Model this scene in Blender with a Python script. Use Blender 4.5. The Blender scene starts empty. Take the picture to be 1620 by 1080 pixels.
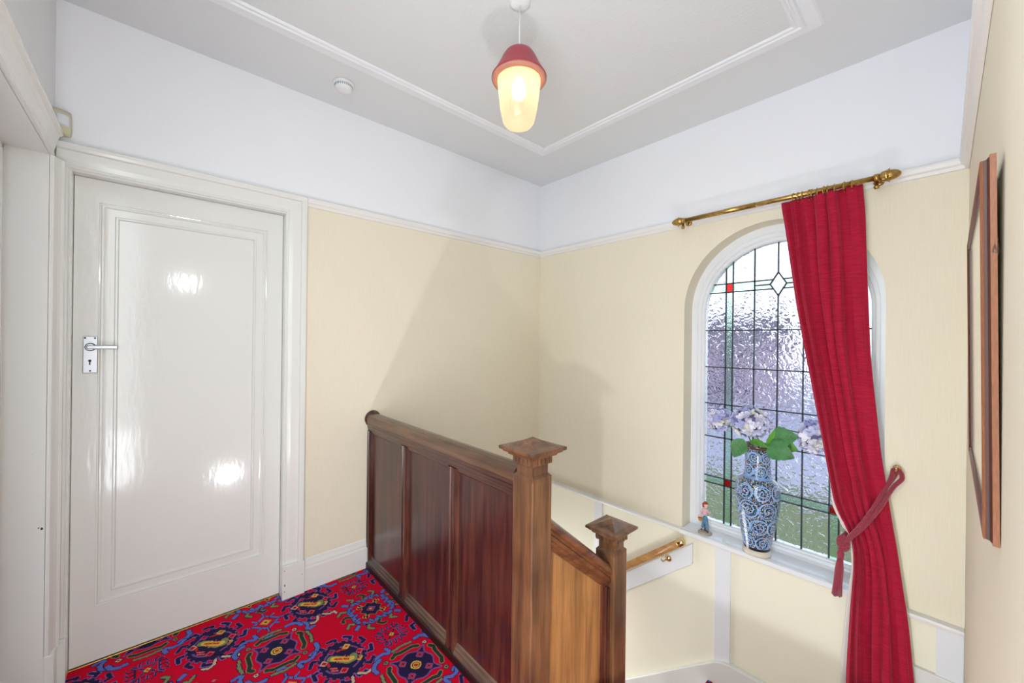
import bpy, bmesh, math, random
import numpy as np
from mathutils import Vector, Matrix
random.seed(7)
rng = np.random.default_rng(7)
S = bpy.context.scene
COL = S.collection
# ------------------------------------------------------------------ camera
CF, YAW, PIT, ROLL = 625.68, 0.83786, 0.00096, 0.01144
CC = Vector((2.29528, -2.3756, 1.33))
fw = Vector((-math.sin(YAW)*math.cos(PIT), math.cos(YAW)*math.cos(PIT), math.sin(PIT)))
r0 = Vector((math.cos(YAW), math.sin(YAW), 0)); u0 = r0.cross(fw)
rt = r0*math.cos(ROLL)+u0*math.sin(ROLL); up = -r0*math.sin(ROLL)+u0*math.cos(ROLL)
cd = bpy.data.cameras.new('camera'); cam = bpy.data.objects.new('camera', cd); COL.objects.link(cam)
cd.sensor_fit = 'HORIZONTAL'; cd.sensor_width = 36; cd.lens = CF/1620*36; cd.clip_start = 0.01; cd.clip_end = 200
m = Matrix.Identity(4)
for i in range(3):
    m[i][0] = rt[i]; m[i][1] = up[i]; m[i][2] = -fw[i]; m[i][3] = CC[i]
cam.matrix_world = m; S.camera = cam
def at(x, y, ax, v):            # point of the plane axis=v that lies under a pixel of the photograph
    d = fw+rt*((x-810)/CF)+up*((540-y)/CF)
    return CC+d*((v-CC[ax])/d[ax])
# ------------------------------------------------------------------ world and lights
S.view_settings.view_transform = 'Standard'; S.view_settings.look = 'None'
S.view_settings.exposure = 0.06; S.view_settings.gamma = 1.0; S.view_settings.use_curve_mapping = False
S.cycles.use_denoising = True
S.cycles.max_bounces = 10; S.cycles.transmission_bounces = 8; S.cycles.transparent_max_bounces = 8; S.cycles.sample_clamp_indirect = 6
W = bpy.data.worlds.new('overcast'); S.world = W; W.use_nodes = True
nt = W.node_tree; bg = nt.nodes['Background']
tc = nt.nodes.new('ShaderNodeTexCoord'); sp = nt.nodes.new('ShaderNodeSeparateXYZ'); cr = nt.nodes.new('ShaderNodeValToRGB')
nt.links.new(tc.outputs['Generated'], sp.inputs[0]); nt.links.new(sp.outputs['Z'], cr.inputs[0]); nt.links.new(cr.outputs[0], bg.inputs[0])
cr.color_ramp.elements[0].position = 0.0; cr.color_ramp.elements[0].color = (0.80, 0.87, 1.0, 1)
cr.color_ramp.elements[1].position = 0.6; cr.color_ramp.elements[1].color = (0.72, 0.84, 1.0, 1)
bg.inputs[1].default_value = 2.2
def light(name, typ, loc, energy, color=(1, 1, 1), target=None, size=0.1, size_y=None, radius=0.02, spot=None):
    l = bpy.data.lights.new(name, typ); l.energy = energy; l.color = color
    if typ == 'AREA':
        l.size = size
        if size_y: l.shape = 'RECTANGLE'; l.size_y = size_y
    else: l.shadow_soft_size = radius
    if spot: l.spot_size = math.radians(spot); l.spot_blend = 0.8
    o = bpy.data.objects.new(name, l); COL.objects.link(o); o.location = loc
    if target is not None: o.rotation_euler = (Vector(target)-Vector(loc)).to_track_quat('-Z', 'Y').to_euler()
    return o
light('room_fill', 'AREA', (1.95, -2.6, 1.25), 30, (0.885, 0.965, 1.0), (1.2, -0.3, 1.2), 0.7, 2.2)  # added fill lamp behind the camera
light('camera_flash_high', 'AREA', (2.2, -2.18, 1.83), 3.2, (0.93, 0.98, 1.0), (0.6, -0.8, 1.3), 0.04)
light('camera_flash_low', 'SPOT', (2.2, -1.86, 0.04), 31, (0.93, 0.98, 1.0), (0.9, -0.3, 1.3), radius=0.015, spot=165)
light('back_room_daylight', 'AREA', (0.8, -3.5, 1.5), 4, (0.93, 0.96, 1.0), (0.8, -1.0, 1.3), 0.9, 1.6)
light('stairwell_fill', 'AREA', (0.12, -0.5, -0.75), 11, (0.95, 0.99, 1.0), (1.6, -0.35, -0.1), 0.7)  # added lamp hidden behind the balustrade to brighten the stairwell
light('door_side_fill', 'AREA', (2.27, -2.585, 0.30), 2.6, (0.90, 0.975, 1.0), (0.2, -2.1, 0.2), 0.14, 0.5)  # added soft fill beside the camera, lifts the lower part of the door
# ------------------------------------------------------------------ material helpers
def lin(c): return tuple(((v/255)/12.92 if v/255 <= 0.04045 else ((v/255+0.055)/1.055)**2.4) for v in c)+(1,)
MATS = {}
def mat(name, rgb, rough=0.5, metal=0.0, bump=None, bscale=50, bdist=0.001, stretch=None, var=0, vscale=5, coat=0, sheen=0, spec=0.5, emit=None, trans=0, ior=1.45):
    M = bpy.data.materials.new(name); M.use_nodes = True; n = M.node_tree.nodes; L = M.node_tree.links
    p = n['Principled BSDF']; c = lin(rgb); p.inputs['Base Color'].default_value = c
    p.inputs['Roughness'].default_value = rough; p.inputs['Metallic'].default_value = metal
    p.inputs['Specular IOR Level'].default_value = spec; p.inputs['IOR'].default_value = ior
    p.inputs['Coat Weight'].default_value = coat; p.inputs['Coat Roughness'].default_value = 0.12
    p.inputs['Sheen Weight'].default_value = sheen; p.inputs['Transmission Weight'].default_value = trans
    t = n.new('ShaderNodeTexCoord'); mp = n.new('ShaderNodeMapping'); L.new(t.outputs['Object'], mp.inputs[0])
    if stretch: mp.inputs['Scale'].default_value = stretch
    if var:
        q = n.new('ShaderNodeTexNoise'); q.inputs['Scale'].default_value = vscale; q.inputs['Detail'].default_value = 6
        L.new(mp.outputs[0], q.inputs['Vector'])
        r = n.new('ShaderNodeValToRGB'); L.new(q.outputs['Fac'], r.inputs[0])
        r.color_ramp.elements[0].position = 0.3; r.color_ramp.elements[1].position = 0.7
        r.color_ramp.elements[0].color = tuple(v*(1-var) for v in c[:3])+(1,)
        r.color_ramp.elements[1].color = tuple(min(1, v*(1+var)) for v in c[:3])+(1,)
        L.new(r.outputs[0], p.inputs['Base Color'])
    if bump:
        q = n.new('ShaderNodeTexNoise'); q.inputs['Scale'].default_value = bscale; q.inputs['Detail'].default_value = 3
        L.new(mp.outputs[0], q.inputs['Vector'])
        b = n.new('ShaderNodeBump'); b.inputs['Strength'].default_value = bump; b.inputs['Distance'].default_value = bdist
        L.new(q.outputs['Fac'], b.inputs['Height']); L.new(b.outputs[0], p.inputs['Normal'])
    if emit:
        p.inputs['Emission Color'].default_value = lin(emit[0]); p.inputs['Emission Strength'].default_value = emit[1]
    MATS[name] = M
    return M
def wood(name, dark, light_, rough=0.3, axis=2, lo=0.32, hi=0.75):
    M = bpy.data.materials.new(name); M.use_nodes = True; n = M.node_tree.nodes; L = M.node_tree.links
    p = n['Principled BSDF']; p.inputs['Roughness'].default_value = rough; p.inputs['Coat Weight'].default_value = 0.35; p.inputs['Coat Roughness'].default_value = 0.18
    t = n.new('ShaderNodeTexCoord'); mp = n.new('ShaderNodeMapping'); L.new(t.outputs['Object'], mp.inputs[0])
    sc = [26, 26, 26]; sc[axis] = 1.6; mp.inputs['Scale'].default_value = sc
    a = n.new('ShaderNodeTexNoise'); a.inputs['Scale'].default_value = 1.0; a.inputs['Detail'].default_value = 8; a.inputs['Distortion'].default_value = 0.6; L.new(mp.outputs[0], a.inputs['Vector'])
    mp2 = n.new('ShaderNodeMapping'); L.new(t.outputs['Object'], mp2.inputs[0]); s2 = [220, 220, 220]; s2[axis] = 9; mp2.inputs['Scale'].default_value = s2
    f = n.new('ShaderNodeTexNoise'); f.inputs['Scale'].default_value = 1.0; f.inputs['Detail'].default_value = 3; L.new(mp2.outputs[0], f.inputs['Vector'])
    g = n.new('ShaderNodeTexNoise'); g.inputs['Scale'].default_value = 4.0; g.inputs['Detail'].default_value = 3; L.new(t.outputs['Object'], g.inputs['Vector'])
    ad = n.new('ShaderNodeMath'); ad.operation = 'ADD'; L.new(a.outputs['Fac'], ad.inputs[0]); 
    mu = n.new('ShaderNodeMath'); mu.operation = 'MULTIPLY_ADD'; mu.inputs[1].default_value = 0.45; L.new(f.outputs['Fac'], mu.inputs[0]); 
    mg = n.new('ShaderNodeMath'); mg.operation = 'MULTIPLY_ADD'; mg.inputs[1].default_value = 0.55; mg.inputs[2].default_value = -0.5; L.new(g.outputs['Fac'], mg.inputs[0]); L.new(mg.outputs[0], mu.inputs[2])
    L.new(mu.outputs[0], ad.inputs[1])
    r = n.new('ShaderNodeValToRGB'); r.color_ramp.elements[0].position = lo; r.color_ramp.elements[1].position = hi
    r.color_ramp.elements[0].color = lin(dark); r.color_ramp.elements[1].color = lin(light_)
    L.new(ad.outputs[0], r.inputs[0]); L.new(r.outputs[0], p.inputs['Base Color'])
    b = n.new('ShaderNodeBump'); b.inputs['Strength'].default_value = 0.25; b.inputs['Distance'].default_value = 0.001
    L.new(f.outputs['Fac'], b.inputs['Height']); L.new(b.outputs[0], p.inputs['Normal'])
    return M
def wall_mat(name, low=None):
    """cream ribbed paper under the picture rail, white above it; optional third zone under z=low"""
    M = bpy.data.materials.new(name); M.use_nodes = True; n = M.node_tree.nodes; L = M.node_tree.links
    p = n['Principled BSDF']; p.inputs['Roughness'].default_value = 0.75; p.inputs['Specular IOR Level'].default_value = 0.3
    g = n.new('ShaderNodeNewGeometry'); s = n.new('ShaderNodeSeparateXYZ'); L.new(g.outputs['Position'], s.inputs[0])
    st = n.new('ShaderNodeMath'); st.operation = 'GREATER_THAN'; st.inputs[1].default_value = 2.055; L.new(s.outputs['Z'], st.inputs[0])
    nz = n.new('ShaderNodeTexNoise'); nz.inputs['Scale'].default_value = 2.2; nz.inputs['Detail'].default_value = 5; L.new(g.outputs['Position'], nz.inputs['Vector'])
    mp = n.new('ShaderNodeMapping'); mp.inputs['Scale'].default_value = (260, 260, 9); L.new(g.outputs['Position'], mp.inputs[0])
    fi = n.new('ShaderNodeTexNoise'); fi.inputs['Scale'].default_value = 1; fi.inputs['Detail'].default_value = 2; L.new(mp.outputs[0], fi.inputs['Vector'])
    r = n.new('ShaderNodeValToRGB'); r.color_ramp.elements[0].color = lin((238, 229, 207)); r.color_ramp.elements[1].color = lin((243, 234, 213)); L.new(nz.outputs['Fac'], r.inputs[0])
    r2 = n.new('ShaderNodeMix'); r2.data_type = 'RGBA'; r2.blend_type = 'MULTIPLY'; r2.inputs[0].default_value = 0.10; L.new(r.outputs[0], r2.inputs[6]); L.new(fi.outputs['Fac'], r2.inputs[7])
    cur = r2.outputs[2]
    if low is not None:
        lt = n.new('ShaderNodeMath'); lt.operation = 'LESS_THAN'; lt.inputs[1].default_value = low; L.new(s.outputs['Z'], lt.inputs[0])
        mx = n.new('ShaderNodeMix'); mx.data_type = 'RGBA'; L.new(lt.outputs[0], mx.inputs[0]); L.new(cur, mx.inputs[6]); mx.inputs[7].default_value = lin((245, 240, 220)); cur = mx.outputs[2]
    mx = n.new('ShaderNodeMix'); mx.data_type = 'RGBA'; L.new(st.outputs[0], mx.inputs[0]); L.new(cur, mx.inputs[6]); mx.inputs[7].default_value = lin((239, 240, 245))
    L.new(mx.outputs[2], p.inputs['Base Color'])
    b = n.new('ShaderNodeBump'); b.inputs['Strength'].default_value = 0.35; b.inputs['Distance'].default_value = 0.0008; L.new(fi.outputs['Fac'], b.inputs['Height']); L.new(b.outputs[0], p.inputs['Normal'])
    return M
M_wall = wall_mat('wallpaper'); M_wallB = wall_mat('wallpaper_wainscot', 0.2)
M_gloss = mat('white_gloss_paint', (232, 232, 228), 0.11, bump=0.2, bscale=60, bdist=0.002, stretch=(1, 1, 0.3))
M_sat = mat('white_satin_trim', (234, 232, 230), 0.35, bump=0.08, bscale=60)
M_cool = mat('white_window_paint', (236, 238, 242), 0.3)
M_ceil = mat('ceiling_paint', (224, 226, 228), 0.8, spec=0.2)
M_ceiltex = mat('ceiling_textured_paper', (222, 224, 226), 0.8, bump=0.45, bscale=55, bdist=0.003, spec=0.2, stretch=(1, 1.6, 1))
M_panel = wood('mahogany_panel', (52, 22, 20), (100, 54, 42), 0.28)
M_rail = wood('rail_wood', (66, 40, 28), (128, 92, 66), 0.32, 0)
M_mould = wood('mahogany_moulding', (48, 22, 18), (110, 62, 46), 0.25)
M_mouldx = wood('base_moulding_wood', (52, 34, 28), (120, 94, 76), 0.35, 0)
M_mouldh = wood('rail_moulding_wood', (50, 26, 20), (108, 66, 50), 0.28, 0)
M_newel = wood('newel_oak', (48, 27, 18), (146, 100, 64), 0.35, lo=0.22, hi=0.88)
M_stpan = wood('stair_panel_oak', (90, 54, 28), (196, 140, 84), 0.32, lo=0.1, hi=0.9)
M_stmould = wood('stair_moulding_oak', (72, 38, 22), (136, 84, 48), 0.3, 1)
M_dark = mat('dark_stained_skirting', (38, 20, 16), 0.4)
M_brass = mat('antique_brass', (182, 148, 86), 0.28, 1.0, var=0.3, vscale=60)
M_pbrass = mat('polished_brass', (226, 200, 140), 0.15, 1.0)
M_alu = mat('satin_aluminium', (186, 186, 190), 0.32, 1.0)
M_black = mat('black_hole', (22, 22, 24), 0.6)
M_lead = mat('lead_came', (66, 72, 78), 0.45, 0.6)
M_plas = mat('white_plastic', (232, 232, 234), 0.4)
M_beige = mat('aged_beige_plastic', (208, 203, 174), 0.4)
M_lens = mat('frosted_lens', (226, 229, 236), 0.3)
M_pine = wood('varnished_pine', (176, 120, 66), (216, 166, 104), 0.25, 0)
M_frame = mat('copper_brown_frame', (136, 84, 54), 0.4, var=0.25, vscale=30, stretch=(30, 30, 2))
M_framed = mat('dark_brown_frame', (74, 40, 32), 0.35)
M_cream = mat('cream_gloss', (240, 230, 204), 0.03, coat=1.0)  # cream stands in for the wall reflected in the picture glass; also hall floor
def glass(name, rgb, bump, scale, rough=0.02):
    M = mat(name, rgb, rough, trans=1.0, ior=1.45); n = M.node_tree.nodes; L = M.node_tree.links; p = n['Principled BSDF']
    if bump:
        t = n.new('ShaderNodeTexCoord'); v = n.new('ShaderNodeTexNoise'); v.inputs['Scale'].default_value = scale; v.inputs['Detail'].default_value = 1.0; v.inputs['Distortion'].default_value = 0.9
        L.new(t.outputs['Object'], v.inputs['Vector']); b = n.new('ShaderNodeBump'); b.inputs['Strength'].default_value = bump; b.inputs['Distance'].default_value = 0.012
        L.new(v.outputs['Fac'], b.inputs['Height']); L.new(b.outputs[0], p.inputs['Normal'])
    return M
G_clear = glass('rippled_glass', (250, 252, 255), 0.5, 34)
G_green = glass('green_glass', (206, 238, 218), 0.2, 90)
G_red = glass('red_glass', (232, 40, 36), 0.1, 90)
G_dia = glass('diamond_glass', (246, 246, 252), 0.15, 120, 0.15)
# ------------------------------------------------------------------ object helpers
def tag(o, label=None, cat=None, group=None, kind=None):
    if label: o['label'] = label
    if cat: o['category'] = cat
    if group: o['group'] = group
    if kind: o['kind'] = kind
    return o
def empty(name, loc=(0, 0, 0), label=None, cat=None, group=None, kind=None):
    o = bpy.data.objects.new(name, None); COL.objects.link(o); o.location = loc; o.empty_display_size = 0.05
    return tag(o, label, cat, group, kind)
def world(o):
    m_ = Matrix.LocRotScale(o.location, o.rotation_euler, o.scale)
    return world(o.parent) @ o.matrix_parent_inverse @ m_ if o.parent else m_
def link(name, me, M, parent=None, smooth=False):
    o = bpy.data.objects.new(name, me); COL.objects.link(o)
    if M is not None and not me.materials: me.materials.append(M)
    if smooth:
        for p in me.polygons: p.use_smooth = True
    if parent is not None:
        o.parent = parent; o.matrix_parent_inverse = world(parent).inverted()
    return o
def pyd(name, vs, fs, M, parent=None, smooth=False, fix=True):
    me = bpy.data.meshes.new(name); me.from_pydata([tuple(v) for v in vs], [], fs); 
    if fix:
        b = bmesh.new(); b.from_mesh(me); bmesh.ops.remove_doubles(b, verts=b.verts, dist=1e-6); bmesh.ops.recalc_face_normals(b, faces=b.faces); b.to_mesh(me); b.free()
    return link(name, me, M, parent, smooth)
def bm_obj(name, b, M, parent=None, smooth=False):
    bmesh.ops.recalc_face_normals(b, faces=b.faces); me = bpy.data.meshes.new(name); b.to_mesh(me); b.free()
    return link(name, me, M, parent, smooth)
def bbox(b, lo, hi, bev=0):
    c = bmesh.ops.create_cube(b, size=1)['verts']
    for v in c:
        v.co = Vector([lo[i]+(v.co[i]+0.5)*(hi[i]-lo[i]) for i in range(3)])
    if bev:
        es = list({e for v in c for e in v.link_edges}); bmesh.ops.bevel(b, geom=es, offset=bev, segments=2, affect='EDGES', profile=0.5)
def box(name, lo, hi, M, parent=None, bev=0):
    b = bmesh.new(); bbox(b, lo, hi, bev); return bm_obj(name, b, M, parent)
def lathe_data(prof, seg=32, c=(0, 0, 0), axis='Z'):
    vs, fs = [], []
    for r, z in prof:
        for i in range(seg):
            a = 2*math.pi*i/seg; x, y = r*math.cos(a), r*math.sin(a)
            p = (x, y, z) if axis == 'Z' else ((z, x, y) if axis == 'X' else (x, z, y))
            vs.append((p[0]+c[0], p[1]+c[1], p[2]+c[2]))
    for k in range(len(prof)-1):
        for i in range(seg):
            j = (i+1) % seg; fs.append((k*seg+i, k*seg+j, (k+1)*seg+j, (k+1)*seg+i))
    if prof[0][0] > 1e-5: fs.append(tuple(range(seg))[::-1])
    if prof[-1][0] > 1e-5: fs.append(tuple((len(prof)-1)*seg+i for i in range(seg)))
    return vs, fs
def lathe(name, prof, M, parent=None, seg=32, c=(0, 0, 0), axis='Z'):
    vs, fs = lathe_data(prof, seg, c, axis); return pyd(name, vs, fs, M, parent, True)
def tube_data(pts, r, seg=10, cap=True):
    pts = [Vector(p) for p in pts]; n = len(pts); rs = r if hasattr(r, '__len__') else [r]*n
    vs, fs = [], []; ref = None
    for i, p in enumerate(pts):
        t = (pts[min(i+1, n-1)]-pts[max(i-1, 0)]).normalized()
        if ref is None: ref = t.orthogonal().normalized()
        ref = (ref-t*ref.dot(t)).normalized(); bi = t.cross(ref)
        for k in range(seg):
            a = 2*math.pi*k/seg; vs.append(p+(ref*math.cos(a)+bi*math.sin(a))*rs[i])
    for i in range(n-1):
        for k in range(seg):
            j = (k+1) % seg; fs.append((i*seg+k, i*seg+j, (i+1)*seg+j, (i+1)*seg+k))
    if cap: fs.append(tuple(range(seg))[::-1]); fs.append(tuple((n-1)*seg+k for k in range(seg)))
    return vs, fs
def tube(name, pts, r, M, parent=None, seg=10):
    vs, fs = tube_data(pts, r, seg); return pyd(name, vs, fs, M, parent, True)
def merge(parts):
    V, F = [], []
    for vs, fs in parts:
        o = len(V); V += list(vs); F += [tuple(i+o for i in f) for f in fs]
    return V, F
def sweep(name, path, prof, mp, M, parent=None, closed=False, smooth=False):
    """moulding: path = 2-d polyline, prof = (offset to the left of the path, height) pairs, mp(u, v, h) -> 3-d point"""
    n = len(path); vs, fs = [], []
    for i in range(n):
        p = Vector(path[i])
        def dr(a, b): d = Vector(path[b % n])-Vector(path[a % n]); return d.normalized()
        if closed or 0 < i < n-1:
            d1, d2 = dr(i-1, i), dr(i, i+1)
        else:
            d1 = d2 = dr(0, 1) if i == 0 else dr(n-2, n-1)
        n1, n2 = Vector((-d1.y, d1.x)), Vector((-d2.y, d2.x)); mm = n1+n2
        mm = mm/max(mm.dot(n1), 0.2)
        for a, h in prof:
            q = p+mm*a; vs.append(mp(q.x, q.y, h))
    k = len(prof)
    for i in range(n if closed else n-1):
        j = (i+1) % n
        for t in range(k-1): fs.append((i*k+t, i*k+t+1, j*k+t+1, j*k+t))
    if not closed:
        fs.append(tuple(range(k))); fs.append(tuple((n-1)*k+t for t in range(k))[::-1])
    return pyd(name, vs, fs, M, parent, smooth)
def prism(name, poly, mp, h0, h1, M, parent=None, bev=0):
    n = len(poly); vs = [mp(u, v, h0) for u, v in poly]+[mp(u, v, h1) for u, v in poly]
    fs = [tuple(range(n)), tuple(range(n, 2*n))[::-1]]+[(i, (i+1) % n, (i+1) % n+n, i+n) for i in range(n)]
    me = bpy.data.meshes.new(name); me.from_pydata([tuple(v) for v in vs], [], fs); b = bmesh.new(); b.from_mesh(me)
    bmesh.ops.recalc_face_normals(b, faces=b.faces)
    if bev: bmesh.ops.bevel(b, geom=[e for e in b.edges], offset=bev, segments=2, affect='EDGES', profile=0.5)
    b.to_mesh(me); b.free(); return link(name, me, M, parent)
PA = lambda u, v, h: (h, u, v)          # on wall A (x = h): u = y, v = z
PB = lambda u, v, h: (u, -h, v)         # on wall B: u = x, v = z, h out of the wall
PC = lambda u, v, h: (u, v, h)
# ------------------------------------------------------------------ room
XW, YD, ZC, ZL = 2.3374, -2.67, 2.624, -2.6
ZRT, ZRB = 2.080, 2.033
def wc(y): return XW-0.009*y
DY0, DY1, DZ = -2.626, -1.883, 1.978    # door opening
b = bmesh.new()
bbox(b, (-0.14, YD-0.5, ZL), (0, DY0, ZC)); bbox(b, (-0.14, DY1, ZL), (0, 0.3, ZC)); bbox(b, (-0.14, DY0, DZ), (0, DY1, ZC)); bbox(b, (-0.14, DY0, ZL), (0, DY1, -0.03))
tag(bm_obj('wall_door', b, M_wall), kind='structure')
# window wall with arched opening
OX, OR_, OZ, SZ = 1.658, 0.445, 1.535, 0.197
b = bmesh.new(); T = 0.28
bbox(b, (-0.14, 0, ZL), (XW+0.15, T, SZ)); bbox(b, (-0.14, 0, SZ), (OX-OR_, T, ZC)); bbox(b, (OX+OR_, 0, SZ), (XW+0.15, T, ZC))
N = 40
for i in range(N):
    a0, a1 = math.pi*i/N, math.pi*(i+1)/N
    x0, z0, x1, z1 = OX+OR_*math.cos(a0), OZ+OR_*math.sin(a0), OX+OR_*math.cos(a1), OZ+OR_*math.sin(a1)
    q = [(x0, z0), (x1, z1), (x1, ZC), (x0, ZC)]
    v = [b.verts.new((x, y, z)) for y in (0, T) for x, z in q]
    for f in ((0, 1, 2, 3), (7, 6, 5, 4), (0, 4, 5, 1)): b.faces.new([v[k] for k in f])
me = bpy.data.meshes.new('wall_window'); b.to_mesh(me); b.free()
tag(link('wall_window', me, M_wallB), kind='structure')
q = [(XW, 0.1), (wc(-4), -4), (wc(-4)+0.15, -4), (XW+0.15, 0.1)]
tag(prism('wall_picture', q, PC, ZL, ZC, M_wall), kind='structure')
# wall D with the doorway beside the corner
HX0, HX1, HZ = 0.09, 0.98, 1.995
b = bmesh.new()
bbox(b, (0, YD-0.11, ZL), (HX0-0.02, YD, ZC)); bbox(b, (HX1, YD-0.11, ZL), (2.5, YD, ZC)); bbox(b, (HX0-0.02, YD-0.11, HZ+0.02), (HX1, YD, ZC))
tag(bm_obj('wall_doorway', b, mat('white_matt_wall', (226, 226, 228), 0.6)), kind='structure')
b = bmesh.new(); bbox(b, (-0.14, -4.1, -0.3), (2.5, -4.0, ZC)); tag(bm_obj('wall_back', b, M_ceil), kind='structure')
# ceiling: flat border, double-bead strip, textured field
b = bmesh.new(); bbox(b, (-0.14, -4.1, ZC), (2.5, 0.3, ZC+0.1)); tag(bm_obj('ceiling', b, M_ceil), kind='structure')
MX0, MX1, MY0, MY1 = 0.475, 1.855, -2.25, -0.475
b = bmesh.new(); bbox(b, (MX0, MY0, ZC-0.006), (MX1, MY1, ZC+0.001)); cf = bm_obj('ceiling_field', b, M_ceiltex, bpy.data.objects['ceiling'])
path = [(MX0, MY0), (MX0, MY1), (MX1, MY1), (MX1, MY0)]
prof = [(-0.002, 0), (0.0, 0.009), (0.006, 0.014), (0.012, 0.014), (0.017, 0.008), (0.022, 0.008), (0.028, 0.015), (0.036, 0.015), (0.042, 0.006), (0.083, 0.005), (0.09, 0.0)]
sweep('ceiling_moulding', path, prof, lambda u, v, h: (u, v, ZC-h), M_cool, bpy.data.objects['ceiling'], closed=True)
# picture rails
prof = [(0, 0), (0.010, 0.002), (0.014, 0.014), (0.022, 0.020), (0.026, 0.034), (0.026, 0.043), (0.018, 0.047), (0, 0.047)]
def rail(name, pts, z, prof, M):
    # pts: floor-plan polyline with the room on its left-hand side
    vs, fs = [], []
    return tag(sweep(name, pts, prof, lambda u, v, h: (u, v, z+h), M), kind='structure')
rail('trim_1', [(wc(-2.6), -2.6), (XW, 0), (0, 0), (0, -1.787)], ZRB, prof, M_sat)
# skirtings
sk = [(0, 0.0), (0.018, 0.0), (0.018, 0.115), (0.014, 0.125), (0.014, 0.132), (0.008, 0.146), (0.004, 0.16), (0, 0.165)]
rail('baseboard_door_wall', [(0, -1.445), (0, -1.787)], 0.0, sk, M_gloss)
rail('baseboard_picture_wall', [(wc(-2.6), -2.6), (wc(-1.42), -1.42)], 0.0, sk, M_gloss)
# ledge along the window wall, wainscot uprights, mid rail, stair string
tag(sweep('trim_2', [(0, 0.2), (XW, 0.2)], [(0, 0)]*2, lambda u, v, h: (u, -h, v), M_sat), kind='structure') if False else None
ledge = [(0, -0.002), (0.012, -0.002), (0.02, 0.004), (0.034, 0.006), (0.036, 0.016), (0.032, 0.024), (0, 0.026)]
tag(sweep('trim_2', [(XW, 0), (0.0, 0)], ledge, lambda u, v, h: (u, v, SZ+h), M_sat), kind='structure')
for i, (x0, x1, z0) in enumerate([(0.578, 0.642, -1.14), (1.408, 1.489, -0.50), (2.262, 2.336, -0.6)]):
    tag(box('trim_%d' % (3+i), (x0, -0.010, z0), (x1, 0.001, SZ), M_cool), kind='structure')
tag(box('trim_6', (2.05, -0.022, -0.06), (2.3374, 0.001, 0.0), M_sat, bev=0.003), kind='structure')
strg = [(0, -1.612), (1.33, -0.522), (1.38, -0.483), (1.42, -0.452), (1.46, -0.434), (1.50, -0.426), (XW, -0.426), (XW, -0.62), (1.46, -0.62), (0, -1.85)]
tag(prism('trim_7', strg, PB, 0.0, 0.032, M_gloss, bev=0.004), kind='structure')
# wall board behind the handrail
tag(prism('trim_8', [(0.0, -0.905), (1.283, 0.156), (1.283, 0.034), (0.0, -1.03)], PB, 0.0, 0.02, M_cool, bev=0.002), kind='structure')
# ------------------------------------------------------------------ carpet
CELL = 0.0035; TW, TH = 0.9135, 0.8190
nu, nv = int(round(TW/CELL)), int(round(TH/CELL))
C_ = {k: np.array(lin(v)[:3]) for k, v in dict(red=(208, 2, 44), rust=(196, 46, 48), navy=(40, 30, 68), blue=(96, 112, 190), violet=(124, 80, 142), green=(128, 134, 92), dgreen=(44, 56, 54), yel=(222, 184, 76), org=(228, 126, 66), pink=(226, 96, 96), pale=(206, 176, 150)).items()}
tile = np.zeros((nu, nv, 3)); tile[:] = C_['red']
UU, VV = np.meshgrid((np.arange(nu)+0.5)*CELL, (np.arange(nv)+0.5)*CELL, indexing='ij')
class Motif:
    def __init__(s, cx, cy, flipx=1, flipy=1, sc=1.0):
        s.x = ((UU-cx+TW/2) % TW-TW/2)*flipx/sc; s.y = ((VV-cy+TH/2) % TH-TH/2)*flipy/sc
    def put(s, mask, c): tile[mask] = C_[c]
    def seg(s, x0, y0, x1, y1):
        dx, dy = x1-x0, y1-y0; L2 = dx*dx+dy*dy+1e-12; t = np.clip(((s.x-x0)*dx+(s.y-y0)*dy)/L2, 0, 1)
        return np.hypot(s.x-x0-t*dx, s.y-y0-t*dy)
    def poly(s, pts, w, c, edge=None, ew=0.003):
        d = np.full_like(s.x, 9.0)
        for a, b_ in zip(pts, pts[1:]): d = np.minimum(d, s.seg(*a, *b_))
        if edge: s.put(d < w+ew, edge)
        s.put(d < w, c)
    def arc(s, cx, cy, r, a0, a1, w, c, edge=None):
        n = 10; s.poly([(cx+r*math.cos(a0+(a1-a0)*i/n), cy+r*math.sin(a0+(a1-a0)*i/n)) for i in range(n+1)], w, c, edge)
    def dia(s, cx, cy, r, c, edge=None, ew=0.004):
        d = abs(s.x-cx)+abs(s.y-cy)
        if edge: s.put(d < r+ew, edge)
        s.put(d < r, c)
def rot(pts, k): 
    c, q = [(1, 0), (0, 1), (-1, 0), (0, -1)][k]; return [(x*c-y*q, x*q+y*c) for x, y in pts]
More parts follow.
